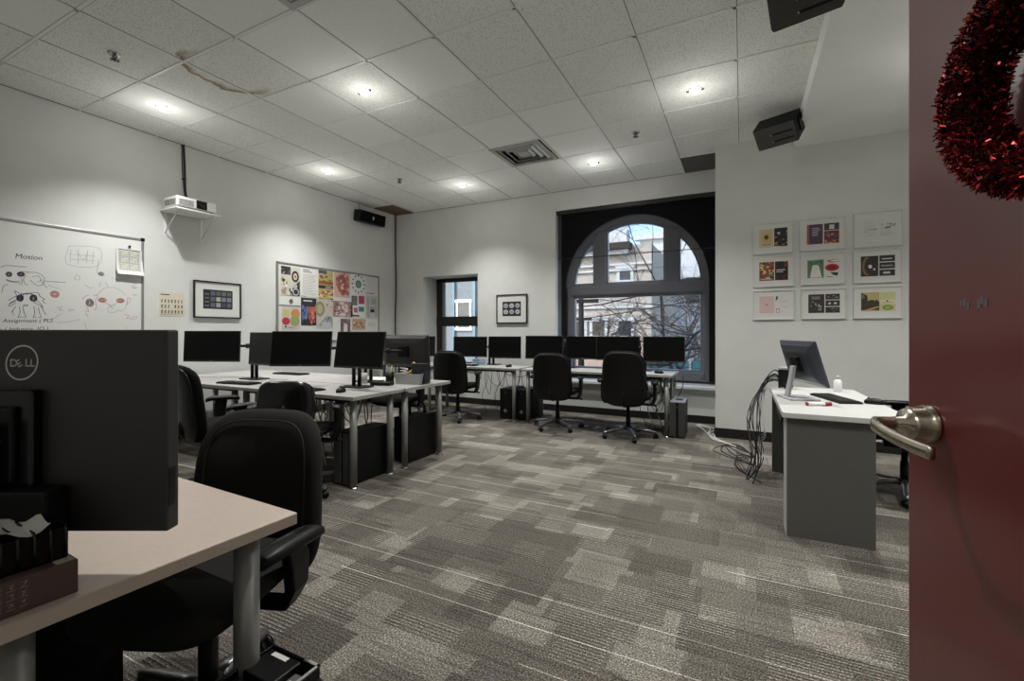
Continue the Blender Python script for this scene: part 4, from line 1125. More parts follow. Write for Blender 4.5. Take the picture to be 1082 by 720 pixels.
def chair(label, cat, loc, rz, group, big=True, cloth=None, yaw_base=0.3, arms=True, shell=True, tall=False):
    t = thing('office_chair', label, cat, loc, rz, group)
    cl = cloth or M['black_soft']
    SZ = 0.47; K = 0.04 if tall is True else (tall or 0.0); AK = min(K, 0.0)
    def seat_place(x, y, d):
        roll = -0.045 * max(0, (y - 0.10) / 0.15) ** 2 if y > 0.10 else 0
        return (x, y + 0.03, SZ + d * (1.0 if d > 0 else 0.9) + roll + 0.014 * (abs(x) / 0.25) ** 2)
    q = MB(); cushion(q, 0.52, 0.50, 0.09, 4.2, -0.03, seat_place, None)
    q.build('seat', cl, t)
    if big:
        W, Hh, zc, tap, y0, th = 0.53, 0.60 + max(K, 0), 0.685 + K * 0.6, 0.10, -0.235, 0.10
    else:
        W, Hh, zc, tap, y0, th = 0.43, 0.34, 0.715, 0.06, -0.22, 0.08
    def back_place(x, z, d):
        u = x / (W / 2); v = z / Hh
        yy = y0 + 0.055 * u * u + 0.03 * sin(v * PI) - 0.16 * (v + 0.35) * (0.9 if big else 0.5)
        return (x, yy + d, zc + z)
    q = MB()
    cushion(q, W, Hh, th, 4.0, tap, back_place, None)
    bk = q.build('backrest', cl, t)
    if big:
        # the stitched seam round the front panel
        q = MB()
        P = [back_place(x * (1 - tap * (z / Hh + .5)), z, th * 0.47) for x, z in superell(W * 0.80, Hh * 0.88, 4.5, 56)]
        P.append(P[0]); q.tube(P, 0.0035, 5, caps=False)
        q.build('seam', M['piping'], bk)
    # hard outer shell
    if shell:
        q = MB()
        def shell_place(x, z, d): return back_place(x, z, -th * 0.36 + d * 0.5)
        cushion(q, W * 0.95, Hh * 0.95, th * 0.75, 4.2, tap, shell_place, None)
        q.build('back_shell', M['shell'], t)
    yb = y0 - 0.05
    q = MB(); zlow = zc - Hh * 0.2
    q.tube(smooth_path([(0, -0.05, SZ - 0.075), (0, -0.20, SZ - 0.075), (0, yb - 0.03, SZ - 0.02), (0, yb - (0.02 if big else 0.035), zlow)], 4), 0.022, 8)
    if not big:
        q.cyl((0.0, y0 - 0.07, zc - 0.03), (0, y0 - 0.02, zc - 0.03), 0.03, n=14)
    q.build('back_bar', M['black'], t)
    q = MB()
    q.box(-0.11, 0.11, -0.14, 0.13, SZ - 0.095, SZ - 0.045)
    q.build('tilt_mechanism', M['black'], t, 0.012)
    q = MB(); q.tube([(0.10, 0.05, SZ - 0.07), (0.20, 0.06, SZ - 0.075), (0.275, 0.06, SZ - 0.085)], 0.006, 6); q.cyl((0.265, 0.06, SZ - 0.084), (0.31, 0.06, SZ - 0.09), 0.011, n=8)
    q.build('lever', M['black'], t)
    if arms:
        for s in (-1, 1):
            a = None
            q = MB()
            prof = superell(0.085, 0.25, 3.0, 30)
            rr = []
            for sc_, dz in ((0.55, 0.018), (0.85, 0.014), (1.0, 0.003), (0.97, -0.008), (0.8, -0.014)):
                rr.append([(s * 0.30 + x * sc_ - s * 0.03 * ((y + 0.0) / 0.15), 0.03 + y * (0.92 + 0.08 * sc_), 0.665 + AK + dz - 0.03 * max(0, (abs(y) - 0.06) / 0.09) ** 2) for x, y in prof])
            q.loft(rr, None, True, True, True)
            a = q.build('armrest', M['black'], t)
            q = MB()
            q.loft([[(s * 0.30 + dx * 0.016, 0.02 + dy * 0.045, 0.655 + AK) for dx, dy in ((-1, -1), (1, -1), (1, 1), (-1, 1))],
                    [(s * 0.305 + dx * 0.018, 0.01 + dy * 0.048, 0.60 + AK) for dx, dy in ((-1, -1), (1, -1), (1, 1), (-1, 1))],
                    [(s * 0.30 + dx * 0.018, 0.0 + dy * 0.04, 0.45) for dx, dy in ((-1, -1), (1, -1), (1, 1), (-1, 1))],
                    [(s * 0.27 + dx * 0.02, 0.0 + dy * 0.035, 0.395) for dx, dy in ((-1, -1), (1, -1), (1, 1), (-1, 1))]], None, True, True, False)
            q.box(min(s * 0.10, s * 0.285), max(s * 0.10, s * 0.285), -0.035, 0.035, 0.385, 0.405)
            q.build('arm_post', M['black'], a, 0.006)
    q = MB(); q.lathe([(0.028, 0.11), (0.028, 0.26), (0.021, 0.262), (0.021, SZ - 0.08)], 18); q.build('gas_column', M['black'], t)
    q = MB(); q.lathe([(0.045, 0.085), (0.05, 0.10), (0.046, 0.125), (0.03, 0.135)], 20); q.build('hub', M['black'], t)
    for k in range(5):
        a = yaw_base + 2 * PI * k / 5
        q = MB()
        ca, sa = cos(a), sin(a)
        def P(r, wz, hz_): return [(r * ca - wx * sa, r * sa + wx * ca, z) for wx, z in ((-wz, hz_ - 0.014), (wz, hz_ - 0.014), (wz, hz_ + 0.006), (wz * .5, hz_ + 0.014), (-wz * .5, hz_ + 0.014), (-wz, hz_ + 0.006))]
        q.loft([P(0.03, 0.026, 0.108), P(0.12, 0.024, 0.104), P(0.24, 0.020, 0.088), P(0.31, 0.016, 0.074), P(0.325, 0.012, 0.07)], None, True, True, True)
        lg = q.build('base_leg', M['chair_leg'], t)
        q = MB()
        cx, cy = 0.31 * ca, 0.31 * sa
        ax = a + 0.8 * ((k * 37) % 5) + 0.4
        dx, dy = cos(ax), sin(ax)
        for s in (-1, 1):
            q.cyl((cx + s * dx * 0.008, cy + s * dy * 0.008, 0.027), (cx + s * dx * 0.026, cy + s * dy * 0.026, 0.027), 0.026, n=18)
        q.cyl((cx, cy, 0.03), (cx, cy, 0.07), 0.009, n=8)
        q.build('caster', M['black'], lg)
    return t

CG = 'black office chairs'
chair('charcoal cloth office chair tucked at the near cream desk, one arm past its corner', 'chair', (-1.53, 0.865, 0), R(201), CG, True, M['fabric_grey'], -0.24, shell=False, tall=-0.065)
chair('black high-back office chair farthest right in the window row, seen squarely from behind', 'chair', (-1.20, 5.42, 0), R(1), CG, True, None, 0.12, tall=True)
chair('black high-back office chair in the middle of the window row', 'chair', (-2.12, 5.50, 0), R(4), CG, True, None, 0.5)
chair('black high-back office chair at the narrow window, farthest from the camera', 'chair', (-3.60, 5.42, 0), R(8), CG, True, None, 0.2)
chair('tall black office chair at the front pod, just right of the near monitor', 'chair', (-3.79, 2.30, 0), R(-18), CG, True, None, 0.9)
chair('black office chair with a small low backrest at the front pod', 'chair', (-3.10, 2.42, 0), R(30), CG, False, M['black_gloss'], 0.7, shell=False)
chair('low black office chair on the far side of the pod, seen beneath the desks', 'chair', (-3.55, 4.15, 0), R(180), CG, False, None, 0.4)
chair('black office chair behind the grey panelled desk, beside the maroon door', 'chair', (1.10, 4.42, 0), R(80), CG, True, None, 0.6)

# ------------------------------------------------------------------ desks on round steel legs
def desk(label, x0, x1, y0, y1, group=None, top=M['desk_white'], edge=None, zt=0.74, rz=0.0, legs=None, th=0.03, piv=None, inset=0.075, r=0.029):
    cx, cy = piv or ((x0 + x1) / 2, (y0 + y1) / 2)
    t = thing('desk', label, 'desk', (cx, cy, 0), rz, group)
    X0, X1, Y0, Y1 = x0 - cx, x1 - cx, y0 - cy, y1 - cy
    q = MB(); q.box(X0, X1, Y0, Y1, zt - th, zt); q.build('desktop', top, t, 0.003)
    if edge:
        q = MB()
        q.box(X1, X1 + 0.0015, Y0 + 0.003, Y1 - 0.003, zt - th + 0.002, zt - 0.002); q.build('edge_band', edge, t)
    q = MB()
    for yy in (Y0 + inset, Y1 - inset): q.box(X0 + 0.12, X1 - 0.12, yy - 0.015, yy + 0.015, zt - th - 0.03, zt - th - 0.0005)
    q.build('underframe', M['black'], t)
    for (lx, ly) in legs or ((X0 + inset, Y0 + inset), (X1 - inset, Y0 + inset), (X0 + inset, Y1 - inset), (X1 - inset, Y1 - inset)):
        q = MB(); q.cyl((lx, ly, 0.022), (lx, ly, zt - th - 0.0005), r, n=22)
        lg = q.build('leg', M['leg_grey'], t)
        q = MB(); q.lathe([(0.012, 0.022), (0.014, 0.012), (0.036, 0.006), (0.037, 0.0)], 22, None, (lx, ly, 0)); q.build('leveller_foot', M['chrome'], lg)
    return t
PG = 'pod of white desks in the left half of the room'
desk('white pod desk nearest the camera, its right corner over two grey legs', -4.19, -2.67, 2.575, 3.165, PG, inset=0.085)
desk('white pod desk at the front left, beside the left wall', -5.72, -4.195, 2.575, 3.165, PG, inset=0.085)
desk('white pod desk at the back right, holding the pale plastic tray', -4.19, -2.665, 3.185, 3.88, PG, inset=0.085)
desk('white pod desk at the back left, behind the leftmost wide monitor', -5.72, -4.195, 3.185, 3.88, PG, inset=0.085)
WG = 'white desks along the window wall'
desk('white desk below the arched window, reaching its right side', -2.67, -0.72, 5.55, 6.16, WG, zt=0.735, inset=0.075, r=0.026)
desk('white desk below the small picture, between the two windows', -4.35, -2.75, 5.58, 6.20, WG, zt=0.735, inset=0.075, r=0.026)
desk('white desk in the far left corner under the narrow window', -5.70, -4.42, 5.60, 6.22, WG, zt=0.735, inset=0.075, r=0.026)
# the near desk
desk('cream near desk at lower left carrying the big monitor and brown carton', -2.75, -1.115, 0.245, 0.87, None, M['desk_cream'], M['desk_edge'], 0.74, R(-2.2), None, 0.032, (-1.115, 0.87), 0.09, 0.032)

# ------------------------------------------------------------------ monitors (screen looks along -y)
def monitor(label, loc, rz, w, h, tilt=0.0, group=None, stand=None, zc=None, name='monitor', cat='monitor', chin=0.02, th=0.028):
    """loc is the middle of the panel's foot line when arm held, or the stand foot when stand is given"""
    t = thing(name, label, cat, loc, rz, group)
    base = zc if zc is not None else 0.0
    X = Matrix.Translation((0, 0, base)) @ Matrix.Rotation(R(-tilt), 4, 'X')
    q = MB(); q.X = X
    q.box(-w / 2, w / 2, 0.0, th * 0.55, -h / 2, h / 2)
    q.loft([[(sx * w * f, yy, sz * h * g) for sx, sz in ((-1, -1), (1, -1), (1, 1), (-1, 1))] for f, g, yy in ((0.495, 0.49, th * 0.55), (0.42, 0.40, th * 1.25), (0.30, 0.26, th * 1.5))], None, False, True, False)
    q.build('housing', M['mon_back'], t, 0.003)
    q = MB(); q.X = X
    q.box(-w / 2 + 0.008, w / 2 - 0.008, -0.0015, 0.0005, -h / 2 + chin, h / 2 - 0.008); q.build('screen', M['screen'], t)
    q = MB(); q.X = X; q.box(-0.012, 0.012, -0.0025, -0.0005, -h / 2 + chin * 0.35, -h / 2 + chin * 0.6); q.build('badge', M['mark_dim'], t)
    q = MB(); q.X = X; q.box(-0.055, 0.055, th * 1.45, th * 1.45 + 0.03, -0.055, 0.055); q.build('mount_plate', M['black'], t, 0.004)
    if stand:
        q = MB(); q.loft([[(sx * 0.028, yy + sy * 0.012, zz) for sx, sy in ((-1, -1), (1, -1), (1, 1), (-1, 1))] for yy, zz in ((0.115, 0.012), (th * 1.5 + 0.045, base * 0.55), (th * 1.5 + 0.03, base - 0.03))], None, True, True, False); q.build('stand_neck', M[stand], t, 0.006)
        q = MB(); q.box(-0.12, 0.12, -0.06, 0.14, 0.0, 0.014); q.build('stand_base', M[stand], t, 0.006)
    return t

def dual_arm(label, x, y, zt, heads, group):
    """a desk stand with two posts; heads = list of points the arms reach"""
    t = thing('twin_screen_stand', label, 'monitor stand', (x, y, zt), 0, group)
    q = MB(); q.box(-0.13, 0.13, -0.09, 0.09, 0.0, 0.012); q.build('base_plate', M['black'], t, 0.008)
    for s in (-1, 1):
        q = MB(); q.cyl((s * 0.035, 0, 0.012), (s * 0.035, 0, 0.40), 0.017, n=14); q.build('post', M['black'], t)
    for k, (hx, hy, hz_) in enumerate(heads):
        p = Vector((hx - x, hy - y, hz_ - zt)); s = -1 if p.x < 0 else 1
        q = MB(); mid = Vector((p.x * 0.5, 0.10, p.z))
        q.tube([(s * 0.035, 0, p.z), mid, p], 0.015, 8)
        q.cyl((s * 0.035, 0, p.z - 0.03), (s * 0.035, 0, p.z + 0.03), 0.024, n=14); q.cyl(mid - Vector((0, 0, .025)), mid + Vector((0, 0, .025)), 0.02, n=12)
        q.build('swing_arm', M['black'], t)
    return t

def arm_monitor(label, x, y, z, rz, w, h, tilt, group):
    return monitor(label, (x, y, z), rz, w, h, tilt, group)
def head(x, y, z, rz, off=0.075):
    return (x - sin(rz) * off, y + cos(rz) * off, z)

GP = 'black monitors on the pod desks'
GW = 'black monitors along the window wall'
pods = [
 ('wide black monitor at the left wall end of the pod, above the front left desk', -5.12, 2.93, 1.085, R(24), 0.63, 0.335, 3),
 ('black monitor with a grey sheen, half hidden behind the larger pod monitor', -4.33, 2.98, 1.07, R(-6), 0.54, 0.335, 3),
 ('large black pod monitor standing highest, above the low-backed chair', -3.62, 2.86, 1.088, R(25), 0.565, 0.325, 8),
 ('black pod monitor at the right end of the front pod desk', -2.94, 2.90, 1.088, R(2), 0.54, 0.32, 9),
]
for lab, x, y, z, rz, w, h, ti in pods: arm_monitor(lab, x, y, z, rz, w, h, ti, GP)
dual_arm('black dual monitor stand on the front left pod desk', -4.62, 3.08, 0.74, [head(*[pods[0][i] for i in (1, 2, 3, 4)]), head(*[pods[1][i] for i in (1, 2, 3, 4)])], 'dual monitor stands')
dual_arm('black dual monitor stand at the right end of the pod, beside the mouse', -3.13, 3.06, 0.74, [head(*[pods[2][i] for i in (1, 2, 3, 4)]), head(*[pods[3][i] for i in (1, 2, 3, 4)])], 'dual monitor stands')
rear = [
 ('black monitor showing its back, behind the right pod monitor and above the tray', -3.02, 3.62, 1.05, R(186), 0.54, 0.32, 4),
 ('black monitor showing its back, hidden behind the largest pod monitor', -3.68, 3.62, 1.05, R(172), 0.54, 0.32, 4),
]
for lab, x, y, z, rz, w, h, ti in rear: arm_monitor(lab, x, y, z, rz, w, h, ti, GP)
dual_arm('black dual monitor stand behind the front pod screens, on the back right desk', -3.36, 3.44, 0.74, [head(*[rear[0][i] for i in (1, 2, 3, 4)]), head(*[rear[1][i] for i in (1, 2, 3, 4)])], 'dual monitor stands')

win = [
 ('narrow glimpse of a black monitor in the far left corner, left of the farthest chair', -4.74, 6.05, 1.00, R(4), 0.53, 0.33, 2),
 ('black monitor in front of the narrow window, behind the farthest chair', -3.80, 6.06, 1.005, R(6), 0.58, 0.32, 2),
 ('black monitor below the small black framed picture', -3.17, 6.03, 1.005, R(14), 0.50, 0.33, 2),
 ('black monitor leftmost of the four at the arched window', -2.53, 6.02, 1.015, R(3), 0.57, 0.335, 2),
 ('black monitor second from left at the arched window, partly overlapped', -1.97, 6.07, 1.02, R(4), 0.48, 0.32, 2),
 ('black monitor behind the right window chair, third at the arched window', -1.47, 6.02, 1.02, R(6), 0.57, 0.32, 2),
 ('black monitor farthest right at the arched window', -0.87, 5.93, 1.02, R(14), 0.50, 0.325, 2),
]
for lab, x, y, z, rz, w, h, ti in win: arm_monitor(lab, x, y, z, rz, w, h, ti, GW)
def hd(i): return head(*[win[i][k] for k in (1, 2, 3, 4)])
def single_arm(label, i):
    x, y = hd(i)[0], hd(i)[1]
    t = thing('twin_screen_stand', label, 'monitor stand', (x, y + 0.015, 0.735), 0, 'dual monitor stands')
    q = MB(); q.box(-0.10, 0.10, -0.09, 0.05, 0.0, 0.012); q.build('base_plate', M['black'], t, 0.006)
    q = MB(); q.cyl((0, 0.0, 0.012), (0, 0.0, 0.30), 0.018, n=14); q.build('post', M['black'], t)
    return t
single_arm('single black monitor stand in the far left corner', 0)
dual_arm('black dual monitor stand on the desk between the windows', -3.44, 6.11, 0.735, [hd(1), hd(2)], 'dual monitor stands')
dual_arm('black dual monitor stand below the left part of the arched window', -2.20, 6.09, 0.735, [hd(3), hd(4)], 'dual monitor stands')
dual_arm('black dual monitor stand below the right part of the arched window', -1.16, 6.07, 0.735, [hd(5), hd(6)], 'dual monitor stands')

# keyboards and mice
def keyboard(label, x, y, z, rz, group='keyboards on the desks', w=0.44, d=0.145):
    t = thing('keyboard', label, 'keyboard', (x, y, z), rz, group)
    q = MB(); q.prism([(-w / 2, 0.0), (w / 2, 0.0), (w / 2, 0.014), (-w / 2, 0.014)], -d / 2, d / 2); q.build('case', M['black'], t, 0.004)
    q = MB()
    for r_ in range(5):
        for c_ in range(18):
            kx = -w / 2 + 0.012 + c_ * (w - 0.024) / 18; ky = -d / 2 + 0.012 + r_ * (d - 0.024) / 5
            q.box(kx + 0.0015, kx + (w - 0.024) / 18 - 0.0015, ky + 0.0015, ky + (d - 0.024) / 5 - 0.0015, 0.0138, 0.0185)
    q.build('keys', M['bezel'], t)
    return t
def mouse(label, x, y, z, rz, group='computer mice'):
    t = thing('computer_mouse', label, 'mouse', (x, y, z), rz, group)
    q = MB(); e = superell(1, 1, 2.6, 24)
    q.loft([[(px * 0.062 * s_, py * 0.112 * s_, zz + 0.006 * (py > 0) * 0) for px, py in e] for s_, zz in ((0.92, 0.0), (1.0, 0.008), (0.96, 0.02), (0.78, 0.031), (0.4, 0.037), (0.02, 0.0385))], None)
    q.build('shell', M['black'], t)
    q = MB(); q.X = Matrix.Translation((0, 0.03, 0.034)); q.cyl((-0.005, 0, 0), (0.005, 0, 0), 0.008, n=12); q.build('scroll_wheel', M['bezel'], t)
    return t
keyboard('black keyboard in front of the stand on the front left pod desk', -4.35, 2.74, 0.7405, R(6))
keyboard('black keyboard below the largest pod monitor, at the front desk edge', -3.42, 2.72, 0.7405, R(-5))
mouse('black mouse beside the keyboard at the right end of the front pod desk', -2.98, 2.74, 0.7405, R(20))
keyboard('black keyboard lying on the back left pod desk', -4.75, 3.62, 0.7405, R(184))
keyboard('black keyboard on the desk behind the farthest chair', -3.72, 5.76, 0.7355, R(4))
mouse('black mouse on the desk below the small framed picture', -2.98, 5.80, 0.7355, R(-10))
mouse('small black mouse at the right end of the arched window desk', -0.90, 5.74, 0.7355, R(80))

# pale tray with odds and ends, navy folder box
t = thing('storage_tray', 'pale grey plastic tray of odds and ends at the pod corner', 'tray', (-2.86, 3.52, 0.7405), R(6))
b = MB()
b.loft([[(-0.13, -0.09, 0), (0.13, -0.09, 0), (0.13, 0.09, 0), (-0.13, 0.09, 0)], [(-0.15, -0.105, 0.10), (0.15, -0.105, 0.10), (0.15, 0.105, 0.10), (-0.15, 0.105, 0.10)], [(-0.142, -0.097, 0.10), (0.142, -0.097, 0.10), (0.142, 0.097, 0.10), (-0.142, 0.097, 0.10)], [(-0.124, -0.084, 0.006), (0.124, -0.084, 0.006), (0.124, 0.084, 0.006), (-0.124, 0.084, 0.006)]], None, True, True, False)
b.build('tray_shell', M['tray'], t)
t = thing('toy_figure', 'yellow twisted plastic object sticking out of the pale tray', 'toy', (-2.90, 3.50, 0.7475), 0.4)
b = MB(); b.tube(smooth_path([(-0.03, 0, 0.012), (0.0, 0.01, 0.09), (0.045, 0.0, 0.12), (0.06, 0.01, 0.165), (0.04, 0.01, 0.19)], 4), [0.012] * 8 + [0.02] * 9, 8); b.build('body', M['yellow'], t)
t = thing('cable_coil', 'coil of pale and dark cable in the pale tray', 'cable', (-2.97, 3.52, 0.7475), 0)
b = MB(); b.tube([(0.04 * cos(k * .5), 0.03 * sin(k * .5), 0.04 + 0.0022 * k) for k in range(46)], 0.006, 6); b.build('cord', M['cable_white'], t)
t = thing('folder_box', 'navy blue box standing in the pale tray', 'box', (-2.77, 3.53, 0.7475), R(8))
b = MB(); b.box(-0.075, 0.075, -0.05, 0.05, 0.0, 0.19); b.build('carton', M['navy'], t, 0.004)
t = thing('pen_cup', 'dark mesh pen cup beside the pale tray', 'pen cup', (-3.06, 3.42, 0.7405))
b = MB(); b.lathe([(0.038, 0.0), (0.042, 0.11), (0.039, 0.11), (0.035, 0.006)], 22); b.build('cup', M['black'], t)
for k in range(4):
    q = MB(); q.tube([(0.012 * cos(k * 1.7), 0.012 * sin(k * 1.7), 0.008), (0.033 * cos(k * 1.7), 0.033 * sin(k * 1.7), 0.16 + 0.012 * k)], 0.004, 6)
    tag(q.build('pen', ink([(30, 30, 32), (176, 160, 90), (120, 120, 118), (60, 70, 90)][k]), None, loc=(-3.06, 3.42, 0.7405)), ['black pen in the dark mesh cup beside the tray', 'yellow pencil in the dark mesh cup beside the tray', 'grey pen in the dark mesh cup beside the tray', 'blue pen in the dark mesh cup beside the tray'][k], 'pen', 'pens in the mesh cup')

# ------------------------------------------------------------------ computer towers (front looks along -y)
def tower(label, x, y, rz=0.0, w=0.18, h=0.43, d=0.45, front='grille', z=0.0, name='computer_tower', top=None, group='computer towers on the floor'):
    t = thing(name, label, 'computer', (x, y, z), rz, group)
    q = MB(); q.box(-w / 2, w / 2, 0.012, d, 0.008, h); q.build('case', M['tower'], t, 0.005)
    if front == 'grille':
        for a, c_ in ((-w / 2, -w * 0.06), (w * 0.06, w / 2)):
            q = MB(); q.box(a + 0.001, c_ - 0.001, -0.004, 0.014, 0.012, h - 0.006)
            q.build('front_panel', M['speaker_face'], t, 0.006)
    else:
        q = MB(); q.box(-w / 2 + 0.001, w / 2 - 0.001, -0.002, 0.014, 0.012, h - 0.004); q.build('front_panel', M['black'], t, 0.006)
        q = MB(); q.X = Matrix.Translation((0, -0.002, h * 0.28)) @ Matrix.Rotation(R(90), 4, 'X')
        q.lathe([(0.021, 0.0), (0.021, 0.002), (0.016, 0.002), (0.016, 0.0005)], 28, None, cap=False)
        q.box(-0.008, -0.005, -0.011, 0.012, 0, 0.002); q.box(0.005, 0.008, -0.012, 0.011, 0, 0.002)
        q.build('round_emblem', M['mark_white'], t)
        q = MB(); q.box(-w * 0.38, w * 0.38, -0.004, -0.001, h * 0.83, h * 0.9); q.build('disc_drive', M['bezel'], t, 0.002)
    q = MB(); q.box(-0.006, 0.006, -0.006, -0.001, h - 0.06, h - 0.048); q.build('power_button', M['silver'], t)
    q = MB()
    for xx in (-w * .35, w * .35):
        for yy in (0.05, d - 0.05): q.cyl((xx, yy, 0), (xx, yy, 0.009), 0.012, n=10)
    q.build('foot', M['black'], t)
    if top:
        q = MB(); q.box(-w / 2 + 0.003, w / 2 - 0.003, 0.014, d - 0.004, h - 0.002, h + 0.003); q.build('lid', M[top], t, 0.002)
        q = MB(); q.box(-w * 0.18, w * 0.26, d * 0.42, d * 0.75, h + 0.003, h + 0.0045); q.build('vent_slot', M['black'], t)
    return t
tower('black tower with grey grille front behind the nearest pod leg', -2.885, 2.66)
tower('black tower under the back right pod desk with headphones lying on it', -2.885, 3.83, PI, front='plain')
tower('black tower left of the leg under the desk between the windows', -2.995, 5.72, front='plain')
tower('black tower right of the leg under the desk between the windows', -2.745, 5.72, front='plain', w=0.17)
tower('grille fronted tower with grey top beside the arched window desk', -0.675, 5.60, R(2), 0.175, 0.415, 0.44, top='tower_top')
# headphones on the pod tower
t = thing('headphones', 'black over-ear headphones lying on the tower under the pod', 'headphones', (-2.885, 3.62, 0.433), 0.7)
b = MB(); b.tube([(0.075 * cos(a), 0.0 + 0.02 * sin(a), 0.04 + 0.085 * sin(a)) for a in [PI * k / 14 for k in range(15)]], 0.009, 8); b.build('headband', M['black'], t)
for s in (-1, 1):
    b = MB(); b.cyl((s * 0.058, 0, 0.04), (s * 0.088, 0, 0.04), 0.040, n=20); b.build('ear_cup', M['black_gloss'], t)

# ------------------------------------------------------------------ the near workstation
nm = thing('monitor', 'large near monitor seen from behind with a round white logo', 'monitor', (-1.386, 0.397, 0.74), math.atan2(0.4509, 0.8926) + PI)
# in this frame +y points back at the photographer, the screen looks along -y, the right-hand end in the photo is at -x
W_, H_ = 0.666, 0.425
zc = 0.30
TT = 0.0
b = MB(); b.box(-W_ / 2, W_ / 2, -0.012, 0.022, zc - H_ / 2, zc + H_ / 2); b.build('housing', M['mon_back'], nm, 0.004)
b = MB(); b.box(-W_ / 2 + 0.008, W_ / 2 - 0.008, -0.014, -0.012, zc - H_ / 2 + 0.012, zc + H_ / 2 - 0.008); b.build('screen', M['screen'], nm)
b = MB(); b.box(-0.072, 0.36, 0.020, 0.046, zc - H_ / 2 + 0.09, zc + H_ / 2 - 0.125); b.build('mount_recess', M['black_gloss'], nm, 0.005)
b = MB(); b.box(-0.045, 0.12, 0.044, 0.058, zc - 0.10, zc + 0.055); b.build('mount_plate', M['black'], nm, 0.006)
b = MB(); b.tube([(-0.02, 0.055, zc - 0.02), (0.03, 0.075, zc - 0.01), (0.05, 0.085, zc - 0.08)], 0.012, 8); b.build('cable_clip', M['silver'], nm)
b = MB(); b.box(-0.13, 0.09, 0.024, 0.075, 0.085, zc - 0.11); b.build('stand_shoe', M['black'], nm, 0.006)
b = MB(); b.box(-0.02, 0.10, 0.060, 0.092, 0.006, zc + 0.02); b.build('stand_neck', M['black'], nm, 0.006)
b = MB(); b.box(-0.07, 0.22, -0.04, 0.14, 0.0, 0.014); b.build('stand_base', M['black'], nm, 0.006)
# the round emblem with its four slanted letters
lg = MB(); LX, LZ, LR = -0.028, zc + H_ / 2 - 0.069, 0.0345
# lettering is read from the +y side, so x runs backwards
yy = 0.0222
n = 40
for k in range(n):
    a0, a1 = 2 * PI * k / n, 2 * PI * (k + 1) / n
    def P(a, r): return (LX - r * cos(a) - 0.10 * r * sin(a), yy + 0.0006, LZ + r * 1.08 * sin(a))
    lg.quad(P(a0, LR), P(a1, LR), P(a1, LR * 0.91), P(a0, LR * 0.91))
def glyph(body, x, z, size, rot=0.0, sx=1.0):
    v, f = text_mesh(body, size)
    c_, s_ = cos(rot), sin(rot)
    vv = []
    for a, h_, _ in v:
        a2 = a * sx
        xx = x + a2 * c_ - h_ * s_; zz = z + a2 * s_ + h_ * c_
        vv.append((LX - xx, yy + 0.0006, LZ + zz))
    lg.add(vv, f)
for o_ in ((0, 0), (0.0010, 0), (0.0005, 0.0007), (0.0005, -0.0006)):
    glyph('D', -0.0265 + o_[0], -0.0080 + o_[1], 0.0220, 0, 1.05)
    glyph('E', -0.0080 + o_[0], -0.0105 + o_[1], 0.0215, 0.5, 1.0)
    glyph('L', 0.0058 + o_[0], -0.0080 + o_[1], 0.0220)
    glyph('L', 0.0162 + o_[0], -0.0080 + o_[1], 0.0220)
lg.build('logo', M['mark_white'], nm)
b = MB(); b.box(-W_ / 2 - 0.001, -W_ / 2 + 0.012, 0.0, 0.018, zc - 0.16, zc - 0.08); b.build('port_strip', M['black'], nm)

# dark brown carton with a grid of pale icons, black organiser with a paper on top
DR = R(-2.2)
cx = thing('product_carton', 'dark brown carton with a grid of pale icons at the near desk edge', 'box', (-1.158, 0.412, 0.7405), R(-2.2))
# local: right face (+x) looks along the room; y runs toward the camera as -y
b = MB(); b.box(-0.22, 0.0, -0.36, 0.0, 0.0, 0.064); b.build('carton', M['carton'], cx, 0.0015)
b = MB(); b.box(-0.21, -0.006, -0.03, -0.004, 0.064, 0.0655); b.build('flap', M['carton_top'], cx)
b = MB()
rr = random.Random(2)
for r_ in range(3):
    for c_ in range(3):
        yc = -0.075 + -c_ * 0.0165 - 0.0; zc2 = 0.049 - r_ * 0.0165
        b.quad((0.0004, yc - 0.0055, zc2 - 0.004), (0.0004, yc + 0.0055, zc2 - 0.004), (0.0004, yc + 0.0055, zc2 - 0.0028), (0.0004, yc - 0.0055, zc2 - 0.0028))
        for k in range(4):
            ya = yc - 0.004 + rr.random() * 0.006; za = zc2 - 0.001 + rr.random() * 0.006
            b.quad((0.0004, ya, za), (0.0004, ya + 0.003, za), (0.0004, ya + 0.003, za + 0.0016), (0.0004, ya, za + 0.0016))
        b.quad((0.0004, yc - 0.005, zc2 + 0.0065), (0.0004, yc + 0.005, zc2 + 0.0065), (0.0004, yc + 0.005, zc2 + 0.0072), (0.0004, yc - 0.005, zc2 + 0.0072))
b.build('icon_grid', M['mark_dim'], cx)
og = thing('desk_organiser', 'ribbed black organiser standing on the brown carton', 'organiser', (-1.183, 0.402, 0.8055), R(-2.2))
b = MB()
b.box(-0.16, 0.0, -0.33, 0.0, 0.0, 0.006)
for yy2 in [-0.33 + k * 0.022 for k in range(16)]: b.box(-0.16, 0.0, yy2 - 0.0016, yy2 + 0.0016, 0.0, 0.066)
b.box(-0.003, 0.0, -0.33, 0.0, 0.0, 0.060); b.box(-0.16, -0.157, -0.33, 0.0, 0.0, 0.066)
b.build('rack', M['black_gloss'], og, 0.001)
b = MB()
for yy2 in [-0.33 + k * 0.022 for k in range(16)]: b.tube([(0.002, yy2, 0.004), (0.002, yy2, 0.062)], 0.0028, 6)
b.build('rib', M['black_gloss'], og)
pp = MB()
N = 8
def ph(i, j): return (-0.13 + 0.125 * i / N, -0.135 + 0.115 * j / N, 0.072 + 0.012 * sin(j * 0.85) * (0.4 + i / N * .5) + 0.006 * cos(i * 1.1 + j))
for i in range(N):
    for j in range(N): pp.add([ph(i, j), ph(i + 1, j), ph(i + 1, j + 1), ph(i, j + 1)], [(0, 1, 2, 3)], None, True)
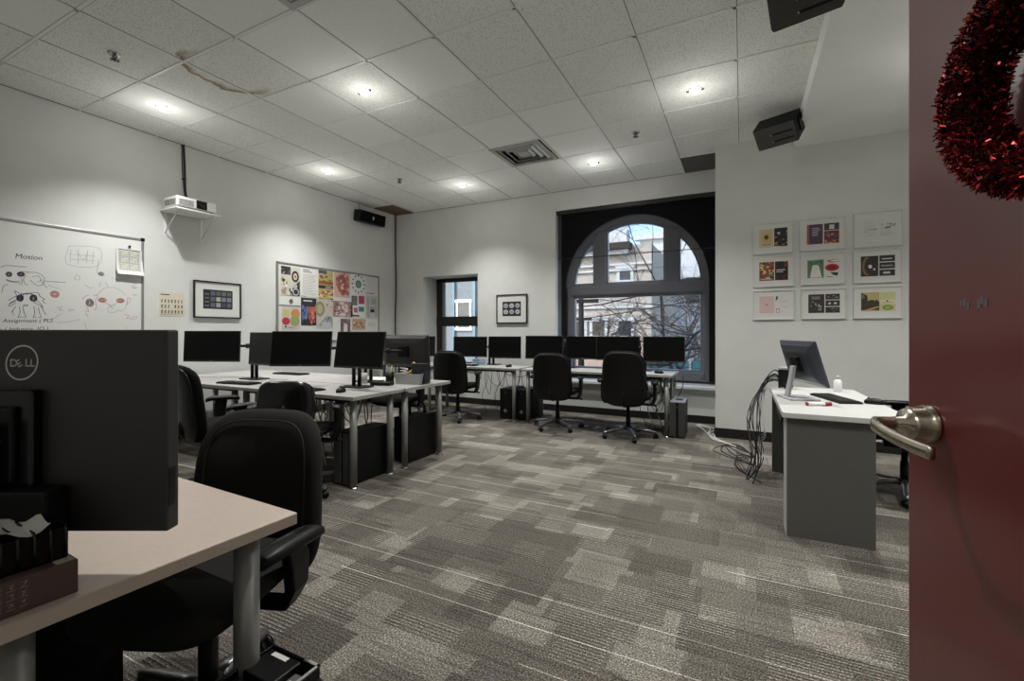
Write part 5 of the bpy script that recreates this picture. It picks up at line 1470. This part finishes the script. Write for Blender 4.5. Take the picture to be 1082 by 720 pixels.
o = pp.build('crumpled_paper', M['paper'], None, loc=(-1.183, 0.402, 0.8055), rotz=R(-2.2))
tag(o, 'crumpled white paper lying on the black organiser', 'paper')

t = thing('shade_cabinet', 'added black cabinet standing in for the shade under the cream near desk', 'cabinet', (-2.14, 0.545, 0.0), R(-2.2))  # added cabinet, unseen; its black stands in for shade under the desk
b = MB(); b.box(-0.24, 0.24, -0.26, 0.24, 0.03, 0.665); b.build('carcass', M['tower'], t, 0.004)
for k in range(3):
    q = MB(); q.box(-0.235, 0.235, 0.242, 0.258, 0.045 + k * 0.206, 0.240 + k * 0.206); dw = q.build('drawer', M['black'], t, 0.003)
    q = MB(); q.tube([(-0.06, 0.259, 0.20 + k * 0.206), (-0.06, 0.275, 0.20 + k * 0.206), (0.06, 0.275, 0.20 + k * 0.206), (0.06, 0.259, 0.20 + k * 0.206)], 0.005, 6); q.build('handle', M['silver'], dw)
q = MB(); q.box(-0.22, 0.22, -0.24, 0.22, 0.0, 0.03); q.build('plinth', M['black'], t)

# black equipment case on the floor under the near desk corner
t = thing('equipment_case', 'open black equipment case with pale stickers on the floor by the near desk', 'case', (-1.113, 0.86, 0.0), R(0))
b = MB(); b.box(-0.09, 0.10, -0.46, 0.0, 0.0, 0.315); b.build('case_body', M['tower'], t, 0.006)
b = MB()
b.box(-0.09, 0.10, -0.006, 0.0, 0.315, 0.350); b.box(0.094, 0.10, -0.46, 0.0, 0.315, 0.350); b.box(-0.09, -0.084, -0.46, 0.0, 0.315, 0.350); b.box(-0.09, 0.10, -0.46, -0.454, 0.315, 0.350)
b.build('case_rim', M['black_gloss'], t, 0.002)
b = MB(); b.box(0.092, 0.101, -0.13, 0.001, 0.348, 0.3515); b.box(0.045, 0.101, -0.007, 0.001, 0.348, 0.3515); b.build('rim_trim', M['silver'], t)
b = MB(); b.box(-0.082, 0.04, -0.10, -0.01, 0.315, 0.346); b.build('power_unit', M['black'], t, 0.004)
b = MB(); b.box(-0.06, 0.0, -0.030, -0.016, 0.346, 0.3468); b.build('sticker', M['mark_white'], t)
b = MB(); b.box(-0.08, 0.085, -0.44, -0.11, 0.315, 0.334); b.build('inner_tray', M['black'], t, 0.004)
b = MB(); b.box(0.052, 0.086, -0.085, -0.055, 0.330, 0.3308); b.box(-0.005, 0.028, -0.145, -0.125, 0.3345, 0.335); b.build('sticker', M['mark_white'], t)
b = MB(); b.tube([(-0.062, -0.15, 0.338), (-0.062, -0.42, 0.338)], 0.007, 8); b.tube([(0.02, -0.16, 0.338), (0.02, -0.40, 0.338)], 0.007, 8); b.build('rail', M['silver'], t)
b = MB(); b.box(0.042, 0.09, -0.11, -0.03, 0.316, 0.33); b.build('module', M['panel_grey'], t, 0.003)

# ------------------------------------------------------------------ panelled desk by the door
t = thing('panel_desk', 'white topped desk with dark grey side panels by the door', 'desk', (0.22, 3.215, 0.0))
ZT = 0.755
b = MB(); b.prismz([(0.0, 0.02), (0.005, 0.0), (0.625, 0.0), (0.64, 0.02), (0.62, 1.50), (0.0, 1.50)], ZT - 0.033, ZT); b.build('desktop', M['desk_pale'], t, 0.003)
b = MB(); b.box(0.025, 0.46, 0.022, 0.045, 0.0, ZT - 0.034); b.build('end_panel', M['panel_grey'], t, 0.002)
b = MB(); b.box(0.02, 0.045, 0.024, 0.20, 0.0, ZT - 0.034); b.build('side_panel', M['panel_light'], t, 0.002)  # lighter than the end panel: its lit side put into the colour
b = MB(); b.box(0.02, 0.46, 1.44, 1.465, 0.0, ZT - 0.034); b.build('far_panel', M['panel_grey'], t, 0.002)
b = MB(); b.box(0.10, 0.12, 0.20, 1.44, 0.0, ZT - 0.04); b.build('modesty_panel', M['bezel'], t, 0.002)
b = MB(); b.box(0.03, 0.10, 0.55, 1.05, ZT - 0.16, ZT - 0.06); b.build('cable_basket', M['black'], t, 0.004)
# its monitor, back to the room
ym = math.atan2(0.53, -0.17) - PI / 2
mrz = ym - R(90)
mn = monitor('black monitor tilted back on the panelled desk by the door', (0.405, 3.93, ZT + 0.0005), ym + R(90), 0.545, 0.325, 16, None, 'stand_silver', 0.27)
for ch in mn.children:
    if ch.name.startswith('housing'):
        ch.data.materials.clear(); ch.data.materials.append(M['mon_back_sheen'])
keyboard('black keyboard on the panelled desk by the door', 0.60, 3.99, ZT + 0.0005, math.atan2(-0.56, 0.16), None)
t = thing('glue_stick', 'white glue stick with a red cap in front of the panelled desk monitor', 'glue stick', (0.455, 3.60, ZT + 0.013), R(22))
b = MB(); b.cyl((-0.07, 0, 0), (0.035, 0, 0), 0.0125, n=16); b.build('barrel', M['white'], t)
b = MB(); b.cyl((0.035, 0, 0), (0.075, 0, 0), 0.0128, n=16); b.build('cap', M['red'], t)
b = MB(); b.cyl((-0.082, 0, 0), (-0.07, 0, 0), 0.011, n=16); b.build('twist_knob', M['red'], t)
t = thing('desk_speaker', 'small black desk speaker with pale top among the cables', 'speaker', (0.335, 4.55, ZT + 0.0005), R(80))
b = MB(); b.box(-0.05, 0.05, -0.05, 0.05, 0.0, 0.165); b.build('cabinet', M['black'], t, 0.005)
b = MB(); b.box(-0.05, 0.05, -0.05, 0.05, 0.165, 0.185); b.build('top_cap', M['tray'], t, 0.004)
t = thing('white_bottle', 'small white bottle behind the panelled desk monitor', 'bottle', (0.70, 4.52, ZT + 0.0005))
b = MB(); b.lathe([(0.026, 0), (0.028, 0.006), (0.028, 0.085), (0.012, 0.10)], 22); b.build('body', M['white'], t)
b = MB(); b.lathe([(0.013, 0.10), (0.013, 0.13), (0.0005, 0.131)], 16); b.build('cap', M['panel_light'], t)
mouse('black mouse at the right end of the panelled desk by the door', 0.80, 3.86, ZT + 0.0005, R(80))

# ------------------------------------------------------------------ cables
def cables(label, name, runs, m, group, r=0.0045):
    q = MB()
    for P in runs: q.tube(smooth_path(P, 5), r, 6)
    return tag(q.build(name, m), label, 'cable', group)
rr = random.Random(17)
runs = []
for k in range(11):
    x = 0.205 - 0.035 * rr.random(); y0 = 4.50 + 0.2 * rr.random(); y1 = 4.2 + 0.45 * rr.random()
    runs.append([(0.34, y0 - 0.08, ZT + 0.012), (0.26, y0, ZT + 0.06 + 0.10 * rr.random()), (x - 0.03, y0 + 0.02, ZT - 0.02), (x - 0.04 - 0.10 * rr.random(), y1 + 0.1, 0.40 + 0.2 * rr.random()), (x - 0.10 * rr.random(), y1 + .2 * (rr.random() - .5), 0.2), (x - 0.06 - 0.1 * rr.random(), y1 - 0.05, 0.012)])
cables('tangle of black cables hanging off the back edge of the panelled desk', 'hanging_cables', runs, M['cable_black'], 'loose cables', 0.0036)
runs = []
for k in range(3):
    y0 = 4.3 + .1 * k
    runs.append([(0.32, y0, ZT + 0.01), (0.19, y0 + .05, ZT + 0.012), (0.165, y0 + 0.08, ZT - 0.06), (0.15, y0, 0.55), (0.17, y0 - .1, 0.40), (0.13, y0 + .05, 0.3), (0.19, y0 - 0.1, 0.16)])
cables('pale grey cables looping down beside the panelled desk', 'hanging_cables', runs, M['panel_light'], 'loose cables', 0.0035)
runs = []
for k in range(4):
    a = rr.random()
    runs.append([(0.14, 4.25, 0.01), (0.05 - 0.1 * a, 4.50 + 0.1 * a, 0.008), (-0.05, 4.85 + 0.1 * k, 0.008), (0.08 + 0.05 * a, 5.1, 0.010), (-0.02, 5.35 + 0.06 * k, 0.008), (-0.15, 5.5, 0.009), (-0.02 - 0.08 * k, 5.15, 0.012), (0.10, 4.75, 0.009)])
cables('black cables snaking over the carpet between desk and wall', 'floor_cables', runs, M['cable_black'], 'loose cables', 0.004)
runs = []
for k in range(2):
    runs.append([(-0.06, 5.45, 0.008), (-0.22 - .03 * k, 5.66, 0.014), (-0.31 + .02 * k, 5.80, 0.02 + .02 * k), (-0.36, 5.95 + .04 * k, 0.02), (-0.30 - .06 * k, 6.25, 0.02), (-0.50 - .03 * k, 6.40 - .03 * k, 0.03), (-0.42, 6.15, 0.012), (-0.29, 5.72 - .05 * k, 0.012), (-0.16, 5.6, 0.008)])
cables('loose white cables on the floor at the foot of the wall corner', 'floor_cables', runs, M['cable_white'], 'loose cables', 0.006)
def loops(label, x0, x1, y, zt, n, seed, m, lo=0.3, r=0.0045):
    q_ = random.Random(seed); runs = []
    for k in range(n):
        a = x0 + (x1 - x0) * q_.random(); b_ = a + 0.1 + 0.2 * q_.random(); dz = lo * (0.4 + q_.random())
        yy = y + 0.06 * q_.random()
        runs.append([(a, yy, zt), (a + 0.02, yy, zt - dz * 0.6), ((a + b_) / 2, yy + 0.03, zt - dz), (b_ - 0.02, yy, zt - dz * 0.5), (b_, yy, zt)])
        if k % 2: runs.append([(a, yy, zt), (a + 0.05, yy, zt - 0.2), (a - 0.05, yy + .02, 0.25), (a + 0.04, yy, 0.006)])
    return cables(label, 'hanging_cables', runs, m, 'loose cables', r)
loops('black cables looped under the desk between the windows', -3.75, -2.85, 6.05, 0.69, 9, 5, M['cable_black'])
loops('black cables trailing under the right end of the arched window desk', -1.15, -0.86, 6.05, 0.69, 5, 6, M['cable_black'], 0.4)
loops('pale cables bundled under the right end of the arched window desk', -1.05, -0.9, 6.08, 0.60, 4, 9, M['panel_light'], 0.3, 0.007)
loops('black cables hanging beneath the front pod desk', -3.9, -3.0, 3.02, 0.69, 8, 7, M['cable_black'])
loops('pale cables hanging beneath the front pod desk', -3.6, -3.0, 2.98, 0.69, 5, 8, M['cable_white'], 0.3, 0.006)

# a few flat things on the pod desks
t = thing('paper_stack', 'sheets of white paper on the back right pod desk', 'paper', (-3.45, 3.66, 0.7405), 0.2)
b = MB(); b.box(-0.105, 0.105, -0.148, 0.148, 0.0, 0.006); b.build('sheets', M['paper'], t)
t = thing('desk_device', 'flat black device on the desk edge beside the pale tray', 'device', (-3.02, 3.27, 0.7405), R(15))
b = MB(); b.box(-0.10, 0.10, -0.05, 0.05, 0.0, 0.03); b.build('case', M['black'], t, 0.006)
b = MB(); b.box(-0.09, 0.02, -0.04, 0.04, 0.0295, 0.032); b.build('top_plate', M['bezel'], t)
t = thing('plastic_cup', 'clear pale cup standing on the pod behind the front desk screens', 'cup', (-3.28, 3.30, 0.7405))
b = MB(); b.lathe([(0.03, 0.0), (0.038, 0.10), (0.036, 0.10), (0.028, 0.004)], 22); b.build('cup', M['panel_light'], t)
t = thing('postcard', 'small blue and white card on the desk under the narrow window', 'card', (-3.52, 5.88, 0.7355), 0)
b = MB(); b.box(-0.13, 0.13, -0.001, 0.001, 0.0, 0.10, ink((196, 200, 206))); design(b, 0.26, 0.10, [('r', 0.1, 0.1, 0.9, 0.9, (132, 160, 184)), ('n', 0.1, 0.1, 0.9, 0.9, 10, [(176, 190, 204), (96, 128, 158)], 91)], -0.0012, -0.13, 0.0); b.build('card', None, t)
# ------------------------------------------------------------------ the street outside
GZ = -0.9
b = MB(); b.box(-26, 12, 7.6, 40, GZ - 0.1, GZ, M['asphalt']); tag(struct(b.build('ground')))
def facade_window(t, x0, x1, z0, z1, y, m=None):
    q = MB()
    q.box(x0 - 0.10, x0, y - 0.06, y, z0 - 0.05, z1 + 0.1); q.box(x1, x1 + 0.10, y - 0.06, y, z0 - 0.05, z1 + 0.1)
    q.box(x0 - 0.14, x1 + 0.14, y - 0.10, y, z1, z1 + 0.14); q.box(x0 - 0.14, x1 + 0.14, y - 0.10, y, z0 - 0.12, z0)
    w = q.build('window', M['stone_light'], t)
    q = MB(); q.box(x0, x1, y - 0.03, y - 0.02, z0, z1); q.box(x0, x1, y - 0.05, y - 0.02, (z0 + z1) / 2 - 0.02, (z0 + z1) / 2 + 0.02)
    q.build('pane', m or M['ext_glass'], w)
hb = thing('stone_building', 'pale stone building with dark eaves across the street', 'building', (-9.0, 16.0, GZ))
q = MB(); q.box(0.3, 6.25, 0, 6, 0, 5.15); q.build('front_wall', M['stone'], hb)
q = MB(); q.box(0.1, 5.6, -0.45, 0.2, 4.98, 5.20); q.build('eaves', M['stone_dark'], hb)
q = MB(); q.box(0.2, 5.5, -0.30, 0.1, 4.82, 4.98); q.box(0.28, 6.3, -0.10, 0.02, 4.45, 4.52); q.box(0.28, 6.3, -0.10, 0.02, 4.25, 4.30); q.box(0.28, 6.3, -0.08, 0.02, 2.95, 3.02); q.build('cornice', M['stone_light'], hb)
q = MB(); q.box(0.4, 5.3, 0.5, 1.0, 5.15, 5.85); q.build('parapet', M['stone_light'], hb)
q = MB(); q.box(0.3, 6.25, -0.03, 0.0, 0.0, 1.9); q.build('pink_plinth', mat('pinkish render', (192, 172, 160), 0.9), hb)
for xx, z0, z1 in ((5.17, 3.93, 4.32), (2.6, 3.93, 4.32)):
    facade_window(hb, xx, xx + 0.38, z0, z1, 0.0)
for xx in (3.46, 4.2, 5.14, 1.9, 0.8):
    facade_window(hb, xx, xx + 0.44, 1.98, 2.50, -0.03)
h2 = thing('white_building', 'white building behind the trees to the right of the stone building', 'building', (-1.2, 22.3, GZ))
q = MB(); q.box(-3.2, 1.2, 0, 5, 0, 6.6); q.build('front_wall', M['stone_light'], h2)
q = MB(); q.box(-3.4, 1.4, -0.2, 0.2, 6.5, 6.75); q.build('cornice', M['stone_light'], h2)
for xx in (-2.4, -1.1, 0.2): facade_window(h2, xx, xx + 0.6, 3.4, 4.6, 0.0)
M['grey_render'] = mat('grey streaked render', (104, 108, 110), 0.9, bump=(3, 0.3, 0.02)); M['pipe'] = mat('grey teal pipe', (92, 116, 124), 0.6)
h3 = thing('grey_building', 'grey building with a teal drainpipe seen through the narrow window', 'building', (-12.6, 17.0, GZ))
q = MB(); q.box(-4.0, 3.2, 0, 3, 0, 7.0); q.build('front_wall', M['grey_render'], h3)
for xx in (-0.2, 1.35): facade_window(h3, xx, xx + 0.6, 2.3, 3.4, 0.0)
q = MB(); q.box(2.15, 2.28, -0.12, 0.0, 0, 7.4); q.box(1.1, 1.2, -0.12, 0.0, 0, 7.4); q.build('drainpipe', M['pipe'], h3)

# utility pole with wires
up = thing('utility_pole', 'dark utility pole with crossarm and wires outside the arched window', 'utility pole', (-4.1, 12.5, GZ))
q = MB(); q.cyl((0, 0, 0), (0, 0, 3.25), 0.10, 0.07, 12); q.build('pole', M['bark'], up)
q = MB(); q.box(-0.65, 0.5, -0.05, 0.05, 2.95, 3.05); q.box(-0.35, 0.3, -0.05, 0.05, 2.45, 2.53); q.build('crossarm', M['bark'], up)
for x0, z0, x1, z1 in ((-0.6, 3.05, 9, 4.6), (0.4, 3.05, 9, 2.7), (-0.3, 2.55, 9, 2.25), (0.25, 2.53, 8, 4.2), (0, 2.0, 8, 2.02)):
    q = MB(); q.tube([(x0 + (x1 - x0) * k / 12, 0, z0 + (z1 - z0) * k / 12 - 0.35 * (1 - (2 * k / 12 - 1) ** 2) * 0.6) for k in range(13)], 0.012, 5); q.build('wire', M['bark'], up)

# bare trees
def tree(label, x, y, trunk_h, r0, seed, levels, spread, m, name='bare_tree', lean=(0, 0), grp='bare trees outside'):
    t = thing(name, label, 'tree', (x, y, GZ), 0, grp)
    rr = random.Random(seed)
    q = MB(); q2 = MB()
    def grow(p, d, r, ln, lev):
        pts = [p]; n = 4
        for k in range(n):
            d = (d + Vector((rr.gauss(0, .10), rr.gauss(0, .10), rr.gauss(0.02, .08)))).normalized()
            pts.append(pts[-1] + d * ln / n)
        (q if lev == levels else q2).tube(pts, [r * (1 - 0.4 * k / n) for k in range(n + 1)], 6 if lev > 1 else 4)
        if lev == 0: return
        nb = 3 if lev > 1 else 4
        for k in range(nb):
            i = n if k == 0 else 1 + rr.randrange(n)
            e = Vector((rr.gauss(0, 1), rr.gauss(0, .8), rr.gauss(0.25, .7))).normalized()
            nd = (d * (1 - spread) + e * spread).normalized()
            grow(pts[i], nd, r * 0.6, ln * (0.62 + 0.2 * rr.random()), lev - 1)
    grow(Vector((0, 0, 0)), Vector((lean[0], lean[1], 1)).normalized(), r0, trunk_h, levels)
    q.build('trunk', m, t); q2.build('branches', m, t)
    return t
tree('bare dark tree whose thin crown spreads across the top of the arch', -1.75, 12.6, 3.3, 0.036, 21, 5, 0.62, M['bark'], lean=(-0.12, 0))
tree('bare leaning tree at the right of the arched window', -1.05, 10.3, 1.5, 0.07, 5, 5, 0.66, M['bark_grey'], lean=(0.05, 0))
tree('thicket of bare grey branches low on the right of the arched window', -1.75, 11.2, 1.3, 0.06, 33, 5, 0.7, M['bark_grey'], lean=(-0.15, 0))
tree('second bare grey tree crowding the right of the arched window', -1.45, 13.0, 1.7, 0.06, 14, 5, 0.68, M['bark_grey'])
# teal hoarding
t = thing('street_hoarding', 'teal blue street hoarding low outside the arched window', 'hoarding', (-1.1, 11.6, GZ))
q = MB(); q.box(-1.15, 2.2, 0, 0.05, 0.1, 1.44); q.build('panel', M['teal'], t)
for xx in (-1.15, 0.0, 1.1, 2.15):
    q = MB(); q.box(xx - 0.03, xx + 0.03, -0.04, 0.0, 0.0, 1.50); q.build('post', M['stone_light'], t)

# daylight
w = bpy.data.worlds.new('sky'); SC.world = w; w.use_nodes = True
nt = w.node_tree; bg = nt.nodes['Background']
sk = nt.nodes.new('ShaderNodeTexSky')
sk.sky_type = 'NISHITA'; sk.sun_disc = False; sk.sun_elevation = R(38); sk.sun_rotation = R(200); sk.air_density = 1.0; sk.dust_density = 0.8; sk.ozone_density = 1.0
nt.links.new(sk.outputs['Color'], bg.inputs['Color']); bg.inputs['Strength'].default_value = 0.6
sun = bpy.data.lights.new('sun', 'SUN'); sun.energy = 4.8; sun.angle = R(8); sun.color = (1, .97, .92)
so = bpy.data.objects.new('sun', sun); COL.objects.link(so); so.rotation_euler = Vector((0.5, 0.75, -0.75)).to_track_quat('-Z', 'Y').to_euler()

# corridor daylight-balanced lamp
la = bpy.data.lights.new('corridor lamp', 'AREA'); la.energy = 16; la.size = 0.55; la.color = (1, .95, .9)
lo = bpy.data.objects.new('corridor_lamp', la); COL.objects.link(lo); lo.location = (-0.3, -1.0, 2.65)

# ------------------------------------------------------------------ camera
cam = bpy.data.cameras.new('camera'); cam.sensor_width = 36; cam.lens = 16.0
cam.shift_y = -10.0 / 1082.0
cam.clip_start = 0.02; cam.clip_end = 200
co = bpy.data.objects.new('camera', cam); COL.objects.link(co)
co.location = (0, 0, 1.25); co.rotation_euler = (R(90), 0, R(26.8))
SC.camera = co
vs = SC.view_settings
SC.display_settings.display_device = 'sRGB'
vs.view_transform = 'Standard'; vs.look = 'None'; vs.gamma = 1.0; vs.use_curve_mapping = False
vs.exposure = 0.30
SC.cycles.max_bounces = 10; SC.cycles.diffuse_bounces = 5; SC.cycles.transparent_max_bounces = 16
SC.cycles.sample_clamp_indirect = 6.0
SC.cycles.use_denoising = True
